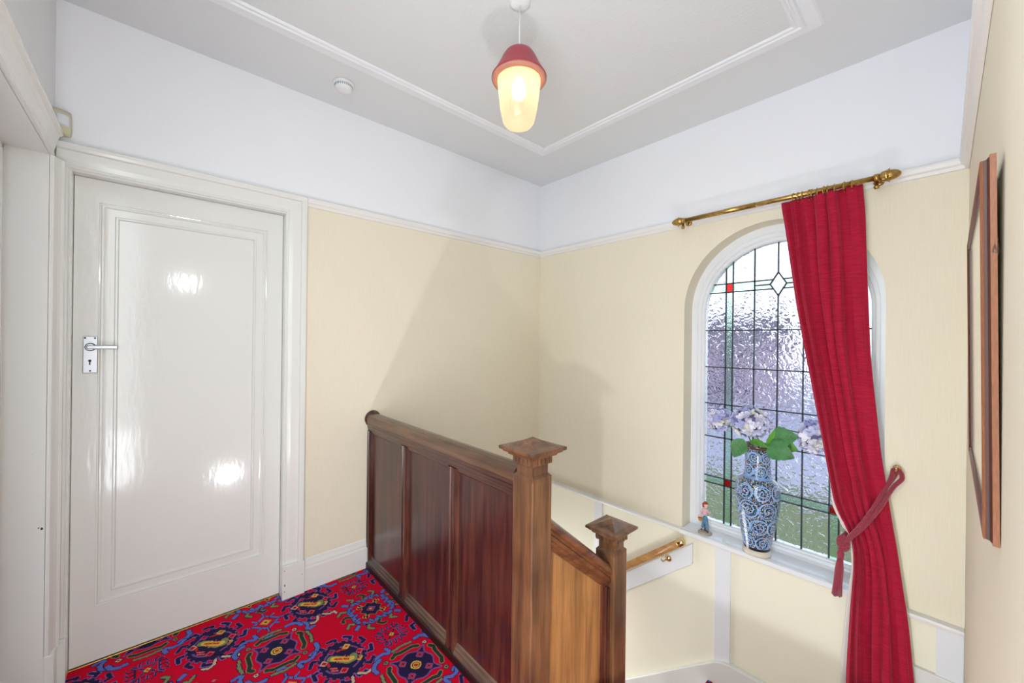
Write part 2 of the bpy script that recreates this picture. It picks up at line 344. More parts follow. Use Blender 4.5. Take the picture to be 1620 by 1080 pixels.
def medallion(cx, cy, fy=1):
    M_ = Motif(cx, cy, 1, fy, 1.2); th = np.arctan2(M_.y, M_.x); r = np.hypot(M_.x*0.94, M_.y*1.12)
    jag = (np.floor(th*22/math.pi) % 2)*0.010
    for k in range(11):
        a = k*2*math.pi/11+0.2; x0, y0 = 0.072*math.cos(a), 0.062*math.sin(a); x1, y1 = 0.108*math.cos(a), 0.096*math.sin(a)
        x2, y2 = 0.112*math.cos(a+0.24), 0.1*math.sin(a+0.24)
        M_.poly([(x0, y0), (x1, y1), (x2, y2)], 0.0055, 'navy', 'violet' if k % 2 else 'blue', 0.0028)
    M_.put(r < 0.084+jag*0.6, 'violet'); M_.put(r < 0.080+jag*0.6, 'navy')
    for a0 in (0.3, 1.9, 3.5, 5.0): M_.arc(0, 0, 0.060, a0, a0+1.05, 0.0032, 'violet')
    for a0 in (0.9, 2.6, 4.2): M_.arc(0, 0, 0.046, a0, a0+0.6, 0.004, 'rust')
    for x, y, c in ((-0.05, 0.03, 'yel'), (0.052, -0.012, 'pink'), (0.03, 0.045, 'yel'), (-0.02, -0.055, 'pale'), (0.0, 0.058, 'pink'), (-0.056, -0.02, 'violet')):
        M_.dia(x, y, 0.010, 'navy', c, 0.005); M_.dia(x, y, 0.009, 'org' if c == 'yel' else 'red'); M_.dia(x, y, 0.003, 'navy')
    for x in (0.016, 0.028): M_.poly([(x, -0.045), (x+0.012, -0.028)], 0.003, 'pink')
    M_.poly([(-0.026, -0.03), (-0.012, -0.012), (0.004, 0.0), (0.02, 0.012), (0.022, 0.03), (0.008, 0.034)], 0.013, 'green', 'navy'); 
    M_.poly([(-0.02, -0.024), (-0.008, -0.008), (0.006, 0.006), (0.016, 0.016), (0.016, 0.026)], 0.010, 'yel')
    M_.poly([(-0.016, -0.02), (0.012, 0.016)], 0.004, 'rust'); M_.put((np.hypot(M_.x, M_.y) < 0.02) & (((M_.x/CELL).astype(int)+(M_.y/CELL).astype(int)) % 5 == 0), 'org')
    M_.poly([(0.095, 0.02), (0.112, 0.04), (0.108, 0.06), (0.124, 0.062)], 0.0045, 'pale', 'navy'); M_.poly([(0.095, 0.0), (0.118, -0.006), (0.128, -0.022), (0.118, -0.036)], 0.0045, 'pale', 'navy')
def square(cx, cy):
    M_ = Motif(cx, cy, sc=1.14); ax, ay = abs(M_.x), abs(M_.y); w = 0.006*np.cos(M_.x*90)*(ay > ax)+0.006*np.cos(M_.y*90)*(ax >= ay)
    mxn = np.maximum(ax, ay)
    M_.put(mxn < 0.064+w, 'violet'); M_.put(mxn < 0.058+w, 'navy')
    for sx in (-1, 1):
        for sy in (-1, 1):
            x, y = sx*0.034, sy*0.034
            for dx, dy in ((0.008, 0), (-0.008, 0), (0, 0.008), (0, -0.008)): M_.put(np.hypot(M_.x-x-dx, M_.y-y-dy) < 0.0075, 'violet')
            for dx, dy in ((0.008, 0), (-0.008, 0), (0, 0.008), (0, -0.008)): M_.put(np.hypot(M_.x-x-dx, M_.y-y-dy) < 0.0045, 'rust')
            M_.dia(x, y, 0.005, 'navy')
    r = np.hypot(M_.x, M_.y); M_.put(r < 0.019, 'yel'); M_.put(r < 0.014, 'navy'); M_.put(r < 0.011, 'yel'); M_.put(r < 0.007, 'rust')
    for k in range(4):
        M_.poly(rot([(-0.05, 0.084), (-0.036, 0.094), (-0.02, 0.088), (0.03, 0.088), (0.048, 0.078)], k), 0.0065, 'dgreen', 'green', 0.0028)
        M_.poly(rot([(-0.036, 0.112), (0.0, 0.118), (0.036, 0.112)], k), 0.005, 'green', 'navy')
        M_.poly(rot([(-0.105, 0.105), (-0.092, 0.122), (-0.07, 0.126), (-0.052, 0.116), (-0.044, 0.124), (-0.05, 0.142)], k), 0.0065, 'blue', 'navy')
        M_.poly(rot([(0.105, 0.09), (0.096, 0.112), (0.078, 0.122), (0.058, 0.12)], k), 0.0075, 'blue', 'navy')
        a, b_ = rot([(0.078, 0.078)], k)[0]; M_.put(np.hypot(M_.x-a, M_.y-b_) < 0.011, 'navy'); M_.put(np.hypot(M_.x-a, M_.y-b_) < 0.008, 'pale' if k % 2 else 'green'); M_.dia(a, b_, 0.004, 'navy')
def flake(cx, cy):
    M_ = Motif(cx, cy, sc=1.0)
    for k in range(4):
        M_.poly(rot([(-0.044, 0.05), (-0.03, 0.036), (0.03, 0.036), (0.044, 0.05)], k), 0.0026, 'navy', 'violet', 0.0018)
        for x in (-0.024, 0.0, 0.024): M_.poly(rot([(x, 0.036), (x, 0.056), (x+0.012, 0.064)], k), 0.0026, 'navy', 'violet', 0.0014)
        M_.poly(rot([(0.012, 0.012), (0.022, 0.022)], k), 0.003, 'navy', 'violet', 0.0015)
    M_.dia(0, 0, 0.013, 'yel', 'navy'); M_.dia(0, 0, 0.006, 'rust')
def diamond(cx, cy):
    M_ = Motif(cx, cy, sc=1.05)
    for k in range(4):
        M_.poly(rot([(0, 0.05), (0.05, 0)], k), 0.0045, 'blue', 'navy', 0.002)
        M_.poly(rot([(0, 0.045), (0, 0.07)], k), 0.004, 'blue', 'navy', 0.002)
        M_.poly(rot([(0.022, 0.03), (0.038, 0.044)], k), 0.004, 'blue', 'navy', 0.002)
    M_.dia(0, 0, 0.036, 'red'); M_.dia(0, 0, 0.024, 'org', 'navy'); M_.dia(0, 0, 0.014, 'yel'); M_.dia(0, 0, 0.008, 'dgreen')
    for s_ in (-1, 1):
        M_.poly([(s_*0.095, 0.012), (s_*0.11, -0.004), (s_*0.104, -0.02)], 0.006, 'blue', 'navy')
def star(cx, cy):
    M_ = Motif(cx, cy, sc=1.12); ax, ay = abs(M_.x), abs(M_.y); st = (np.maximum(ax, ay) < 0.030) | (ax+ay < 0.046)
    for k in range(4):
        for x in (-0.026, 0.026): M_.poly(rot([(x, 0.025), (x*1.35, 0.044)], k), 0.005, 'navy', 'yel', 0.0024)
    M_.put((np.maximum(ax, ay) < 0.034) | (ax+ay < 0.05), 'green'); M_.put(st, 'navy')
    M_.dia(0, 0, 0.022, 'violet'); M_.dia(0, 0, 0.014, 'red'); M_.dia(0, 0, 0.008, 'yel'); M_.dia(0, 0, 0.004, 'navy')
    for k in range(4):
        P = rot([(-0.056, 0.074), (-0.03, 0.082), (0.0, 0.078), (0.03, 0.086), (0.056, 0.078)], k); M_.poly(P, 0.008, 'blue', 'navy')
        for x in (-0.04, -0.01, 0.024, 0.05): M_.poly(rot([(x, 0.08), (x+0.008, 0.064)], k), 0.005, 'blue', 'navy', 0.002)
        for x in (-0.04, -0.01, 0.024, 0.05): M_.dia(*rot([(x+0.006, 0.083)], k)[0], 0.0045, 'navy')
        M_.poly(rot([(-0.05, 0.094), (-0.04, 0.108), (-0.06, 0.122)], k), 0.0055, 'green', 'navy')
        M_.poly(rot([(0.0, 0.092), (0.012, 0.106), (-0.004, 0.124), (-0.014, 0.122)], k), 0.0055, 'dgreen', 'green', 0.002)
        M_.poly(rot([(0.046, 0.094), (0.056, 0.11), (0.04, 0.126)], k), 0.0055, 'green', 'navy')
        M_.poly(rot([(0.084, 0.076), (0.096, 0.088)], k), 0.008, 'blue', 'navy')
bx, by = 0.15, -1.57
for i, xx in enumerate((bx, bx+0.457)):
    flake(xx, by); flake(xx, by+0.0) ; medallion(xx, by-0.215, 1); diamond(xx, by-0.41); medallion(xx, by-0.61, 1)
star(bx+0.228, by); square(bx+0.228, by-0.41); square(bx+0.685, by); star(bx+0.685, by-0.41)
R_ = random.Random(3)
for i in range(46):
    x, y = bx+R_.random()*TW, by+R_.random()*TH
    iu, iv = int((x % TW)/CELL) % nu, int((y % TH)/CELL) % nv
    blk = tile[max(iu-5, 0):iu+6, max(iv-5, 0):iv+6].reshape(-1, 3)
    if np.abs(blk-C_['red']).max() < 1e-6:
        M_ = Motif(x, y); c = R_.choice(['yel', 'pale', 'green', 'pink', 'org']); M_.dia(0, 0, R_.choice([0.006, 0.009]), c, 'navy' if R_.random() < .6 else 'dgreen', 0.003)
def carpet_mesh(name, x0, x1, y0, y1, fn, M, parent=None, cell=CELL, up_=lambda x, y: (x, y)):
    nx, ny = int(math.ceil((x1-x0)/cell)), int(math.ceil((y1-y0)/cell)); xs = x0+(x1-x0)*np.arange(nx+1)/nx; ys = y0+(y1-y0)*np.arange(ny+1)/ny
    X, Y = np.meshgrid(xs, ys, indexing='ij'); P = np.stack(fn(X, Y), -1).reshape(-1, 3)
    idx = np.arange((nx+1)*(ny+1)).reshape(nx+1, ny+1); q = np.stack([idx[:-1, :-1], idx[1:, :-1], idx[1:, 1:], idx[:-1, 1:]], -1).reshape(-1, 4)
    me = bpy.data.meshes.new(name); me.vertices.add(len(P)); me.vertices.foreach_set('co', P.astype(np.float32).ravel())
    me.loops.add(q.size); me.loops.foreach_set('vertex_index', q.ravel().astype(np.int32)); me.polygons.add(len(q)); me.polygons.foreach_set('loop_start', (np.arange(len(q))*4).astype(np.int32)); me.polygons.foreach_set('loop_total', np.full(len(q), 4, np.int32))
    me.update(); xc = (xs[:-1]+xs[1:])/2; yc = (ys[:-1]+ys[1:])/2
    U, V = up_(*np.meshgrid(xc, yc, indexing='ij')); col = tile[(np.mod(U, TW)/CELL).astype(int) % nu, (np.mod(V, TH)/CELL).astype(int) % nv].reshape(-1, 3)
    col = col*(1+0.10*(rng.random((len(col), 1))-0.5))
    a = me.color_attributes.new('pattern', 'FLOAT_COLOR', 'CORNER'); c4 = np.ones((len(q), 4, 4), np.float32); c4[:, :, :3] = col[:, None, :]; a.data.foreach_set('color', c4.ravel())
    me.validate(); return link(name, me, M, parent)
def attr_mat(name, rough, coat=0, sheen=0, bump=0, bscale=400, spec=0.5):
    M = mat(name, (200, 200, 200), rough, coat=coat, sheen=sheen, bump=bump or None, bscale=bscale, bdist=0.002, spec=spec); n = M.node_tree.nodes
    a = n.new('ShaderNodeVertexColor'); a.layer_name = 'pattern'; M.node_tree.links.new(a.outputs[0], n['Principled BSDF'].inputs['Base Color']); return M
M_carpet = attr_mat('axminster_carpet', 0.95, sheen=0.03, bump=0.6, spec=0.05)
fl = carpet_mesh('floor', -0.06, 2.37, -2.80, -1.40, lambda X, Y: (X, Y, 0*X), M_carpet); tag(fl, kind='structure')
tag(box('floor_slab', (-0.14, -4.0, -0.25), (2.5, -1.40, -0.004), M_ceil), kind='structure')
st = empty('staircase', (1.4, -1.4, -0.19), kind='structure')
swap = lambda X, Y: (Y, X)
RIS = 0.19
def step(x0, x1, y0, y1, z, riser):
    box('stair_step', (x0, y0, z-0.2), (x1, y1, z-0.004), M_gloss, st)
    carpet_mesh('step_carpet', x0, x1, y0, y1, lambda X, Y: (X, Y, z+0*X), M_carpet, st, 0.007)
step(1.385, wc(-1.2), -1.40, -1.165, -RIS, 0); step(1.385, wc(-1.0), -1.165, -0.93, -2*RIS, 0); step(1.385, 2.33, -0.93, -0.034, -3*RIS, 0)
for k in range(1, 7): step(1.385-0.2325*k, 1.385-0.2325*(k-1), -0.93, -0.034, -3*RIS-RIS*k, 0)
tag(box('floor_hall', (-0.14, -1.6, ZL-0.1), (2.5, 0.3, ZL), M_cream), kind='structure')
tag(box('wall_understair', (-0.14, -1.5, ZL), (2.5, -1.45, -0.25), M_ceil), kind='structure')
# ------------------------------------------------------------------ white panelled door
d1 = empty('door_1', (-0.045, -2.25, 0), kind='structure')
XD = -0.045
b = bmesh.new(); ly0, ly1, lz1 = DY0+0.004, DY1-0.004, DZ-0.004; py0, py1, pz0, pz1 = -2.553, -1.957, 0.225, 1.881
for lo, hi in (((ly0, 0.006), (py0, lz1)), ((py1, 0.006), (ly1, lz1)), ((py0, 0.006), (py1, pz0)), ((py0, pz1), (py1, lz1))):
    bbox(b, (XD-0.04, lo[0], lo[1]), (XD, hi[0], hi[1]))
leaf = bm_obj('door_leaf', b, M_gloss, d1)
box('door_panel', (XD-0.03, py0, pz0), (XD-0.010, py1, pz1), M_gloss, d1)
prof = [(0, 0), (0.001, -0.005), (0.005, -0.0055), (0.009, -0.001), (0.014, -0.001), (0.018, -0.0055), (0.024, -0.006), (0.046, -0.006), (0.050, -0.002), (0.055, -0.002), (0.059, -0.0098), (0.061, -0.012)]
sweep('panel_moulding', [(py0, pz0), (py1, pz0), (py1, pz1), (py0, pz1)], prof, lambda u, v, h: (XD+h, u, v), M_gloss, d1, closed=True)
b = bmesh.new()
bbox(b, (-0.12, DY0-0.004, 0), (0.004, DY0+0.0025, DZ)); bbox(b, (-0.12, DY1-0.0025, 0), (0.004, DY1+0.004, DZ)); bbox(b, (-0.12, DY0, DZ-0.0025), (0.004, DY1, DZ+0.004)); bbox(b, (-0.12, DY0, 0), (-0.086, DY0+0.02, DZ)); bbox(b, (-0.12, DY1-0.02, 0), (-0.086, DY1, DZ)); bbox(b, (-0.12, DY0, DZ-0.02), (-0.086, DY1, DZ))
bm_obj('door_jamb', b, M_gloss, d1)
box('threshold_strip', (XD-0.02, DY0, 0.0), (XD+0.009, DY1, 0.0035), M_brass, d1, 0.002)
ap = [(0, 0.0), (0, 0.010), (0.004, 0.013), (0.010, 0.013), (0.012, 0.009), (0.018, 0.011), (0.030, 0.014), (0.066, 0.016), (0.070, 0.024), (0.080, 0.028), (0.092, 0.028), (0.096, 0.022), (0.096, 0.0)]
ar = empty('trim_9', (0, -1.83, 0), kind='structure')
sweep('architrave', [(DY1, 0.172), (DY1, DZ+0.004), (-2.664, DZ+0.004)], [(-a, h) for a, h in ap], lambda u, v, h: (h, u, v), M_gloss, ar)
sweep('architrave', [(DY0, DZ+0.004), (DY0, 0.172)], [(-a*0.4, h) for a, h in ap], lambda u, v, h: (h, u, v), M_gloss, ar)
box('plinth_block', (0, DY1-0.004, 0), (0.03, -1.783, 0.172), M_gloss, ar, 0.003); box('plinth_block', (0, -2.666, 0), (0.03, DY0+0.003, 0.172), M_gloss, ar, 0.003)
M_chip = mat('bare_timber_chip', (64, 46, 36), 0.7)
def chips(parent, pts, ax, v, mp2):
    parts = []
    for x, y, w, h in pts:
        c = at(x, y, ax, v); parts.append(([mp2(c, w*math.cos(a)*(0.8+0.3*math.sin(3*a+x)), h*math.sin(a)) for a in np.linspace(0, 5.6, 8)], [tuple(range(8))]))
    pyd('paint_chips', *merge(parts), M_chip, parent, False, False)
chips(ar, [(450.5, 926, 0.003, 0.007), (450, 936, 0.003, 0.003), (450, 903, 0.002, 0.003), (478, 908, 0.002, 0.003)], 0, 0.0306, lambda c, a, b_: (0.0306, c.y+a, c.z+b_))
# handle
hd = box('door_handle', (XD, -2.594, 1.184), (XD+0.006, -2.552, 1.334), M_alu, d1, 0.002)
pyd('lever', *merge([lathe_data([(0.0, 0), (0.013, 0), (0.013, 0.02), (0.0, 0.021)], 20, (XD+0.006, -2.573, 1.2895), 'X')]), M_alu, hd)
box('lever', (XD+0.022, -2.582, 1.281), (XD+0.034, -2.492, 1.297), M_alu, hd, 0.003)
lathe('spindle_ring', [(0.0165, 0.0), (0.0165, 0.0012), (0.012, 0.0014)], M_black, hd, 24, (XD+0.006, -2.573, 1.2895), 'X')
b = bmesh.new()
for y, z, r in ((-2.588, 1.326, 0.003), (-2.560, 1.326, 0.003), (-2.573, 1.193, 0.003), (-2.574, 1.234, 0.0042)):
    bbox(b, (XD+0.0055, y-r, z-r), (XD+0.0066, y+r, z+r))
bbox(b, (XD+0.0055, -2.576, 1.217), (XD+0.0066, -2.572, 1.234)); bm_obj('keyhole', b, M_black, hd)
# ------------------------------------------------------------------ doorway on the left
d2 = empty('door_2', (0.5, YD, 0), kind='structure')
YR = YD-0.105
b = bmesh.new(); bbox(b, (HX0-0.022, YR, 0), (HX0, YD+0.001, HZ+0.02)); bbox(b, (HX0, YR, HZ), (HX1, YD+0.001, HZ+0.02)); bbox(b, (HX1, YR, 0), (HX1+0.02, YD, HZ+0.02)); bm_obj('door_jamb', b, M_gloss, d2)
b = bmesh.new(); bbox(b, (HX0-0.03, YR-0.05, 0), (HX0+0.008, YR, HZ+0.02)); bbox(b, (HX0, YR-0.05, HZ-0.012), (HX1, YR, HZ+0.03)); bm_obj('door_stop', b, M_gloss, d2)
box('linen_panel', (-0.0, YR-0.9, 0), (0.05, YR-0.05, 2.4), M_gloss, d2)
ap2 = [(0, 0.0), (0, 0.008), (0.003, 0.012), (0.008, 0.012), (0.010, 0.009), (0.020, 0.012), (0.050, 0.018), (0.070, 0.024), (0.078, 0.032), (0.092, 0.032), (0.096, 0.024), (0.096, 0.0)]
PDm = lambda u, v, h: (u, YD+h, v)
sweep('architrave', [(HX0, HZ), (HX1, HZ)], ap2, PDm, M_gloss, d2)
sweep('architrave', [(HX0, 0.16), (HX0, HZ)], [(a*0.62, h) for a, h in ap2], PDm, M_gloss, d2)
box('plinth_block', (HX0-0.06, YD, 0), (HX0+0.002, YD+0.026, 0.16), M_gloss, d2, 0.003)
chips(d2, [(66, 836, 0.004, 0.005), (61, 835, 0.002, 0.003), (50, 719, 0.001, 0.001)], 0, HX0+0.0008, lambda c, a, b_: (HX0+0.0008, c.y+a, c.z+b_))
chips(d2, [(80, 822, 0.002, 0.004), (79, 840, 0.002, 0.003), (76, 772, 0.0015, 0.002)], 1, YD+0.0125, lambda c, a, b_: (c.x+a, YD+0.0128, c.z+b_))
# ------------------------------------------------------------------ arched leaded window
w1 = empty('window_1', (OX, 0.135, SZ), kind='structure')
GY, GX, GR, GZ, GB = 0.135, 1.665, 0.378, 1.512, 0.268
FRY = 0.108
def archpath(cx, r, cz, zb, n=36): return [(cx+r, zb)]+[(cx+r*math.cos(math.pi*i/n), cz+r*math.sin(math.pi*i/n)) for i in range(n+1)]+[(cx-r, zb)]
outer = archpath(OX, OR_+0.002, OZ, SZ+0.01); inner = archpath(GX, GR, GZ, GB)
lay = [(0.0, FRY), (0.45, FRY), (0.5, FRY+0.006), (0.72, FRY+0.006), (0.78, FRY+0.014), (0.93, FRY+0.014), (1.0, GY-0.004), (1.0, GY+0.03), (0, GY+0.03)]
vs, fs = [], []; n = len(outer); k = len(lay)
for (ox, oz), (ix, iz) in zip(outer, inner):
    for t, yy in lay: vs.append((ox+(ix-ox)*t, yy, oz+(iz-oz)*t))
for i in range(n):
    j = (i+1) % n
    for t in range(k-1): fs.append((i*k+t, i*k+t+1, j*k+t+1, j*k+t))
pyd('window_frame', vs, fs, M_cool, w1)
b = bmesh.new(); bbox(b, (OX-OR_, -0.036, SZ), (OX+OR_, FRY+0.02, SZ+0.025), 0.005); bm_obj('window_sill', b, mat('sill_gloss', (238, 239, 243), 0.12), w1)
# glass cells
xs_ = [GX-GR, 1.400, 1.438, 1.550, 1.664, 1.779, 1.892, 1.930, GX+GR]
zs_ = [GB, 0.492, 0.533, 0.773, 0.972, 1.192, 1.412, 1.637, 1.688, GZ+GR]
def clip_arch(poly):
    # keep the part inside the arch; poly in (x, z), densified on its edges
    out = []; P = []
    for a, c in zip(poly, poly[1:]+poly[:1]):
        for t in range(8): P.append((a[0]+(c[0]-a[0])*t/8, a[1]+(c[1]-a[1])*t/8))
    ins = [(z <= GZ or math.hypot(x-GX, z-GZ) <= GR) for x, z in P]
    if not any(ins): return None
    for (x, z), k_ in zip(P, ins):
        if not k_:
            # project inside along the cell: clamp z to the arch if x is within it
            dx = min(abs(x-GX), GR-1e-4); zz = GZ+math.sqrt(GR*GR-dx*dx); 
            lo = min(q[1] for q in poly); 
            if zz < lo: continue
            z = min(z, zz)
        if not out or math.hypot(out[-1][0]-x, out[-1][1]-z) > 1e-4: out.append((x, z))
    return out if len(out) > 2 else None
DX, DZc, DW, DH = 1.664, 1.6625, 0.038, 0.064
PG = lambda u, v, h: (u, h, v)
e = 0.0015
for i in range(8):
    for j in range(9):
        x0, x1, z0, z1 = xs_[i]+e, xs_[i+1]-e, zs_[j]+e, zs_[j+1]-e
        strip = i in (1, 6) or j in (1, 7)
        gm = G_red if (i in (1, 6) and j in (1, 7)) else (G_green if strip else G_clear)
        if i == 6 and 1 < j: gm = G_clear if j != 7 else gm
        poly = [(x0, z0), (x1, z0), (x1, z1), (x0, z1)]
        if i in (3, 4) and j >= 6:      # beside the diamond
            s_ = 1 if i == 3 else -1; cx = DX-s_*0.0015
            if j == 6: poly = [(x0, z0), (x1, z0), (x1, DZc-DH), (DX-s_*DW*0.62, z1), (x0, z1)] if i == 3 else [(x0, z0), (x1, z0), (x1, z1), (DX+DW*0.62, z1), (x0, DZc-DH)]
            if j == 7: poly = [(x0, z0), (DX-DW*0.62, z0), (DX-DW, DZc), (DX-DW*0.62, z1), (x0, z1)] if i == 3 else [(DX+DW*0.62, z0), (x1, z0), (x1, z1), (DX+DW*0.62, z1), (DX+DW, DZc)]
            if j == 8: poly = [(x0, z0), (DX-DW*0.62, z0), (x1, DZc+DH), (x1, z1), (x0, z1)] if i == 3 else [(DX+DW*0.62, z0), (x1, z0), (x1, z1), (x0, z1), (x0, DZc+DH)]
        poly = clip_arch(poly)
        if poly: prism('glass_pane', poly, PG, GY, GY+0.004, gm, w1)
prism('glass_pane', [(DX-DW+e, DZc), (DX, DZc-DH+e), (DX+DW-e, DZc), (DX, DZc+DH-e)], PG, GY, GY+0.004, G_dia, w1)
LW = 0.0032
def came(p, q_): 
    a, c = Vector(p), Vector(q_); d = (c-a).normalized(); nn = Vector((-d.y, d.x))*LW
    prism('lead_came', [tuple(a+nn), tuple(c+nn), tuple(c-nn), tuple(a-nn)], PG, GY-0.004, GY+0.008, M_lead, w1)
def ztop(x): return GZ+math.sqrt(max(GR*GR-(x-GX)**2, 0))
def xlim(z): return GR if z < GZ else math.sqrt(max(GR*GR-(z-GZ)**2, 0))
for x in xs_[1:-1]:
    if x == 1.664: came((x, GB), (x, DZc-DH)); came((x, DZc+DH), (x, ztop(x)))
    else: came((x, GB), (x, ztop(x)))
for z in zs_[1:-1]:
    h = xlim(z)
    if z > 1.6: came((GX-h, z), (DX-DW*0.6, z)); came((DX+DW*0.6, z), (GX+h, z))
    else: came((GX-h, z), (GX+h, z))
came((1.550, DZc), (DX-DW, DZc)); came((DX+DW, DZc), (1.779, DZc))
for s_ in (1, -1):
    for t in (1, -1): came((DX+s_*DW, DZc), (DX, DZc+t*DH))
# ------------------------------------------------------------------ landing balustrade
BY = -1.417
NX, N1Y, N2Y, NH = 1.338, -1.413, -0.935, 0.048
bl = empty('landing_balustrade', (0.65, BY, 0), 'dark mahogany panelled balustrade running level from the cream wall to the taller newel post', 'balustrade')
xe = NX-NH
rp = [(-0.012, 0.79), (-0.020, 0.79), (-0.020, 0.806), (-0.026, 0.812), (-0.026, 0.822), (-0.034, 0.832), (-0.036, 0.846), (-0.040, 0.852), (-0.040, 0.874), (-0.034, 0.888), (-0.02, 0.897), (0, 0.900), (0.02, 0.897), (0.034, 0.888), (0.040, 0.874), (0.040, 0.852), (0.034, 0.832), (0.026, 0.812), (0.020, 0.79)]
def extr(name, prof, x0, x1, M, parent, smooth=False):
    n = len(prof); vs = [(x, BY+a, z) for x in (x0, x1) for a, z in prof]; fs = [(i, (i+1) % n, (i+1) % n+n, i+n) for i in range(n)]+[tuple(range(n)), tuple(range(n, 2*n))[::-1]]
    return pyd(name, vs, fs, M, parent, smooth)
extr('handrail', [q for q in rp if q[1] > 0.84], 0.002, xe, M_rail, bl)
extr('rail_moulding', [(-0.012, 0.785), (-0.019, 0.785), (-0.022, 0.790), (-0.022, 0.800), (-0.026, 0.803), (-0.026, 0.812), (-0.029, 0.815), (-0.030, 0.828), (-0.036, 0.834), (-0.036, 0.8465), (0.036, 0.8465), (0.036, 0.834), (0.026, 0.812), (0.020, 0.785)], 0.0, xe, M_mouldh, bl)
ros = lathe('rail_rosette', [(0.0, 0.0), (0.046, 0.0), (0.048, 0.006), (0.044, 0.012), (0.038, 0.014), (0.034, 0.020), (0.0, 0.022)], M_mould, bl, 32, (0.0, BY, 0.868), 'X')
MUN = [(0.0, 0.045), (0.425, 0.49), (0.86, 0.925), (1.275, xe)]
pan = [(0.045, 0.425), (0.49, 0.86), (0.925, 1.275)]
mp_ = [(-0.016, -0.5), (-0.026, -0.5), (-0.032, -0.36), (-0.032, -0.14), (-0.026, -0.08), (-0.026, 0.08), (-0.032, 0.14), (-0.032, 0.36), (-0.026, 0.5), (0.026, 0.5), (0.026, -0.5)]
for x0, x1 in MUN:
    xm, w = (x0+x1)/2, (x1-x0); n = len(mp_); vs = [(xm+t*w, BY+a, z) for z in (0.02, 0.80) for a, t in mp_]
    pyd('stile', vs, [(i, (i+1) % n, (i+1) % n+n, i+n) for i in range(n)]+[tuple(range(n)), tuple(range(n, 2*n))], M_mould, bl)
for x0, x1 in pan:
    box('wood_panel', (x0-0.002, BY-0.012, 0.03), (x1+0.002, BY+0.012, 0.80), M_panel, bl)
    extr('panel_bead', [(-0.012, 0.035), (-0.034, 0.035), (-0.034, 0.042), (-0.028, 0.050), (-0.027, 0.056), (-0.020, 0.062), (-0.018, 0.070), (-0.012, 0.074)], x0, x1, M_mouldx, bl)
extr('base_rail', [(-0.037, 0.0), (-0.037, 0.030), (-0.033, 0.036), (0.034, 0.036), (0.034, -0.24), (-0.0, -0.24), (-0.0, 0.0)], 0.0, xe, M_dark, bl)
# newel posts
def newel(cy, zcap, half, zbot, label, s=1.0):
    t = empty('newel_post', (NX, cy, zbot), label, 'newel post')
    def ring(prof, name, M, bevel=0):
        vs, fs = [], []; k = len(prof)
        for h, z in prof:
            for sx, sy in ((-1, -1), (1, -1), (1, 1), (-1, 1)): vs.append((NX+sx*h, cy+sy*h, z))
        for i in range(k-1):
            for j in range(4): fs.append((i*4+j, i*4+(j+1) % 4, (i+1)*4+(j+1) % 4, (i+1)*4+j))
        fs.append((3, 2, 1, 0)); fs.append(tuple((k-1)*4+j for j in range(4))); return pyd(name, vs, fs, M, t)
    z = zcap
    b = bmesh.new(); bbox(b, (NX-half, cy-half, zbot), (NX+half, cy+half, z-0.092*s), 0.005); bm_obj('shaft', b, M_newel, t)
    ring([(half*0.97, z-0.094*s), (half*0.97, z-0.090*s), (half*0.86, z-0.084*s), (half*0.78, z-0.080*s), (half*0.78, z-0.052*s), (half*0.98, z-0.046*s), (half*0.98, z-0.024*s), (half*1.0, z-0.022*s)], 'neck', M_newel)
    b = bmesh.new(); q = half*0.98; dn = 5
    for k in range(dn):
        c = -q+(k+0.5)*2*q/dn; w = q/dn*0.55
        for lo, hi in (((NX+c-w, cy-q-0.005), (NX+c+w, cy-q+0.002)), ((NX+c-w, cy+q-0.002), (NX+c+w, cy+q+0.005)), ((NX-q-0.005, cy+c-w), (NX-q+0.002, cy+c+w)), ((NX+q-0.002, cy+c-w), (NX+q+0.005, cy+c+w))):
            bbox(b, (lo[0], lo[1], z-0.044*s), (hi[0], hi[1], z-0.020*s))
    bm_obj('dentils', b, M_newel, t)
    C = half*1.72 if s == 1 else half*1.66
    ring([(half*1.08, z-0.022*s), (half*1.22, z-0.020*s), (half*1.26, z-0.014*s), (C*0.86, z-0.010*s), (C*0.9, z-0.003*s), (C*0.985, z-0.002*s), (C, z+0.002*s), (C, z+0.007*s), (C*0.985, z+0.0095*s), (C*0.70, z+0.0125*s), (C*0.62, z+0.015*s), (C*0.34, z+0.026*s), (C*0.01, z+0.040*s)], 'cap', M_newel)
    return t
newel(N1Y, 0.966, NH, -0.30, 'taller square wooden newel post with pyramid cap ending the level balustrade')
newel(N2Y, 0.548, NH*0.98, -0.90, 'lower square newel post with pyramid cap at the foot of the sloping balustrade', 0.97)
# stair balustrade between the newels
sb = empty('stair_balustrade', (NX, -1.17, -0.2), 'short golden brown panelled balustrade with sloping moulded rail between the two newel posts', 'balustrade')
ya, yb = N1Y+NH, N2Y-NH
za, zb_ = 0.735, 0.405+0.02
sl = (zb_-za)/(yb-ya)
def slant(name, prof, M, y0=ya, y1=yb):
    n = len(prof); vs = [(NX+a, y, za+sl*(y-ya)+z) for y in (y0, y1) for a, z in prof]
    return pyd(name, vs, [(i, (i+1) % n, (i+1) % n+n, i+n) for i in range(n)]+[tuple(range(n)), tuple(range(n, 2*n))[::-1]], M, sb)
half_ = [(0.0, 0.0), (0.02, -0.003), (0.032, -0.012), (0.037, -0.022), (0.038, -0.040), (0.029, -0.046), (0.028, -0.057), (0.033, -0.062), (0.032, -0.077), (0.023, -0.083), (0.022, -0.094), (0.018, -0.100), (0.017, -0.112), (0.012, -0.113)]
slant('sloping_rail', half_+[(-a, z) for a, z in half_[::-1][:-1]], M_stmould)
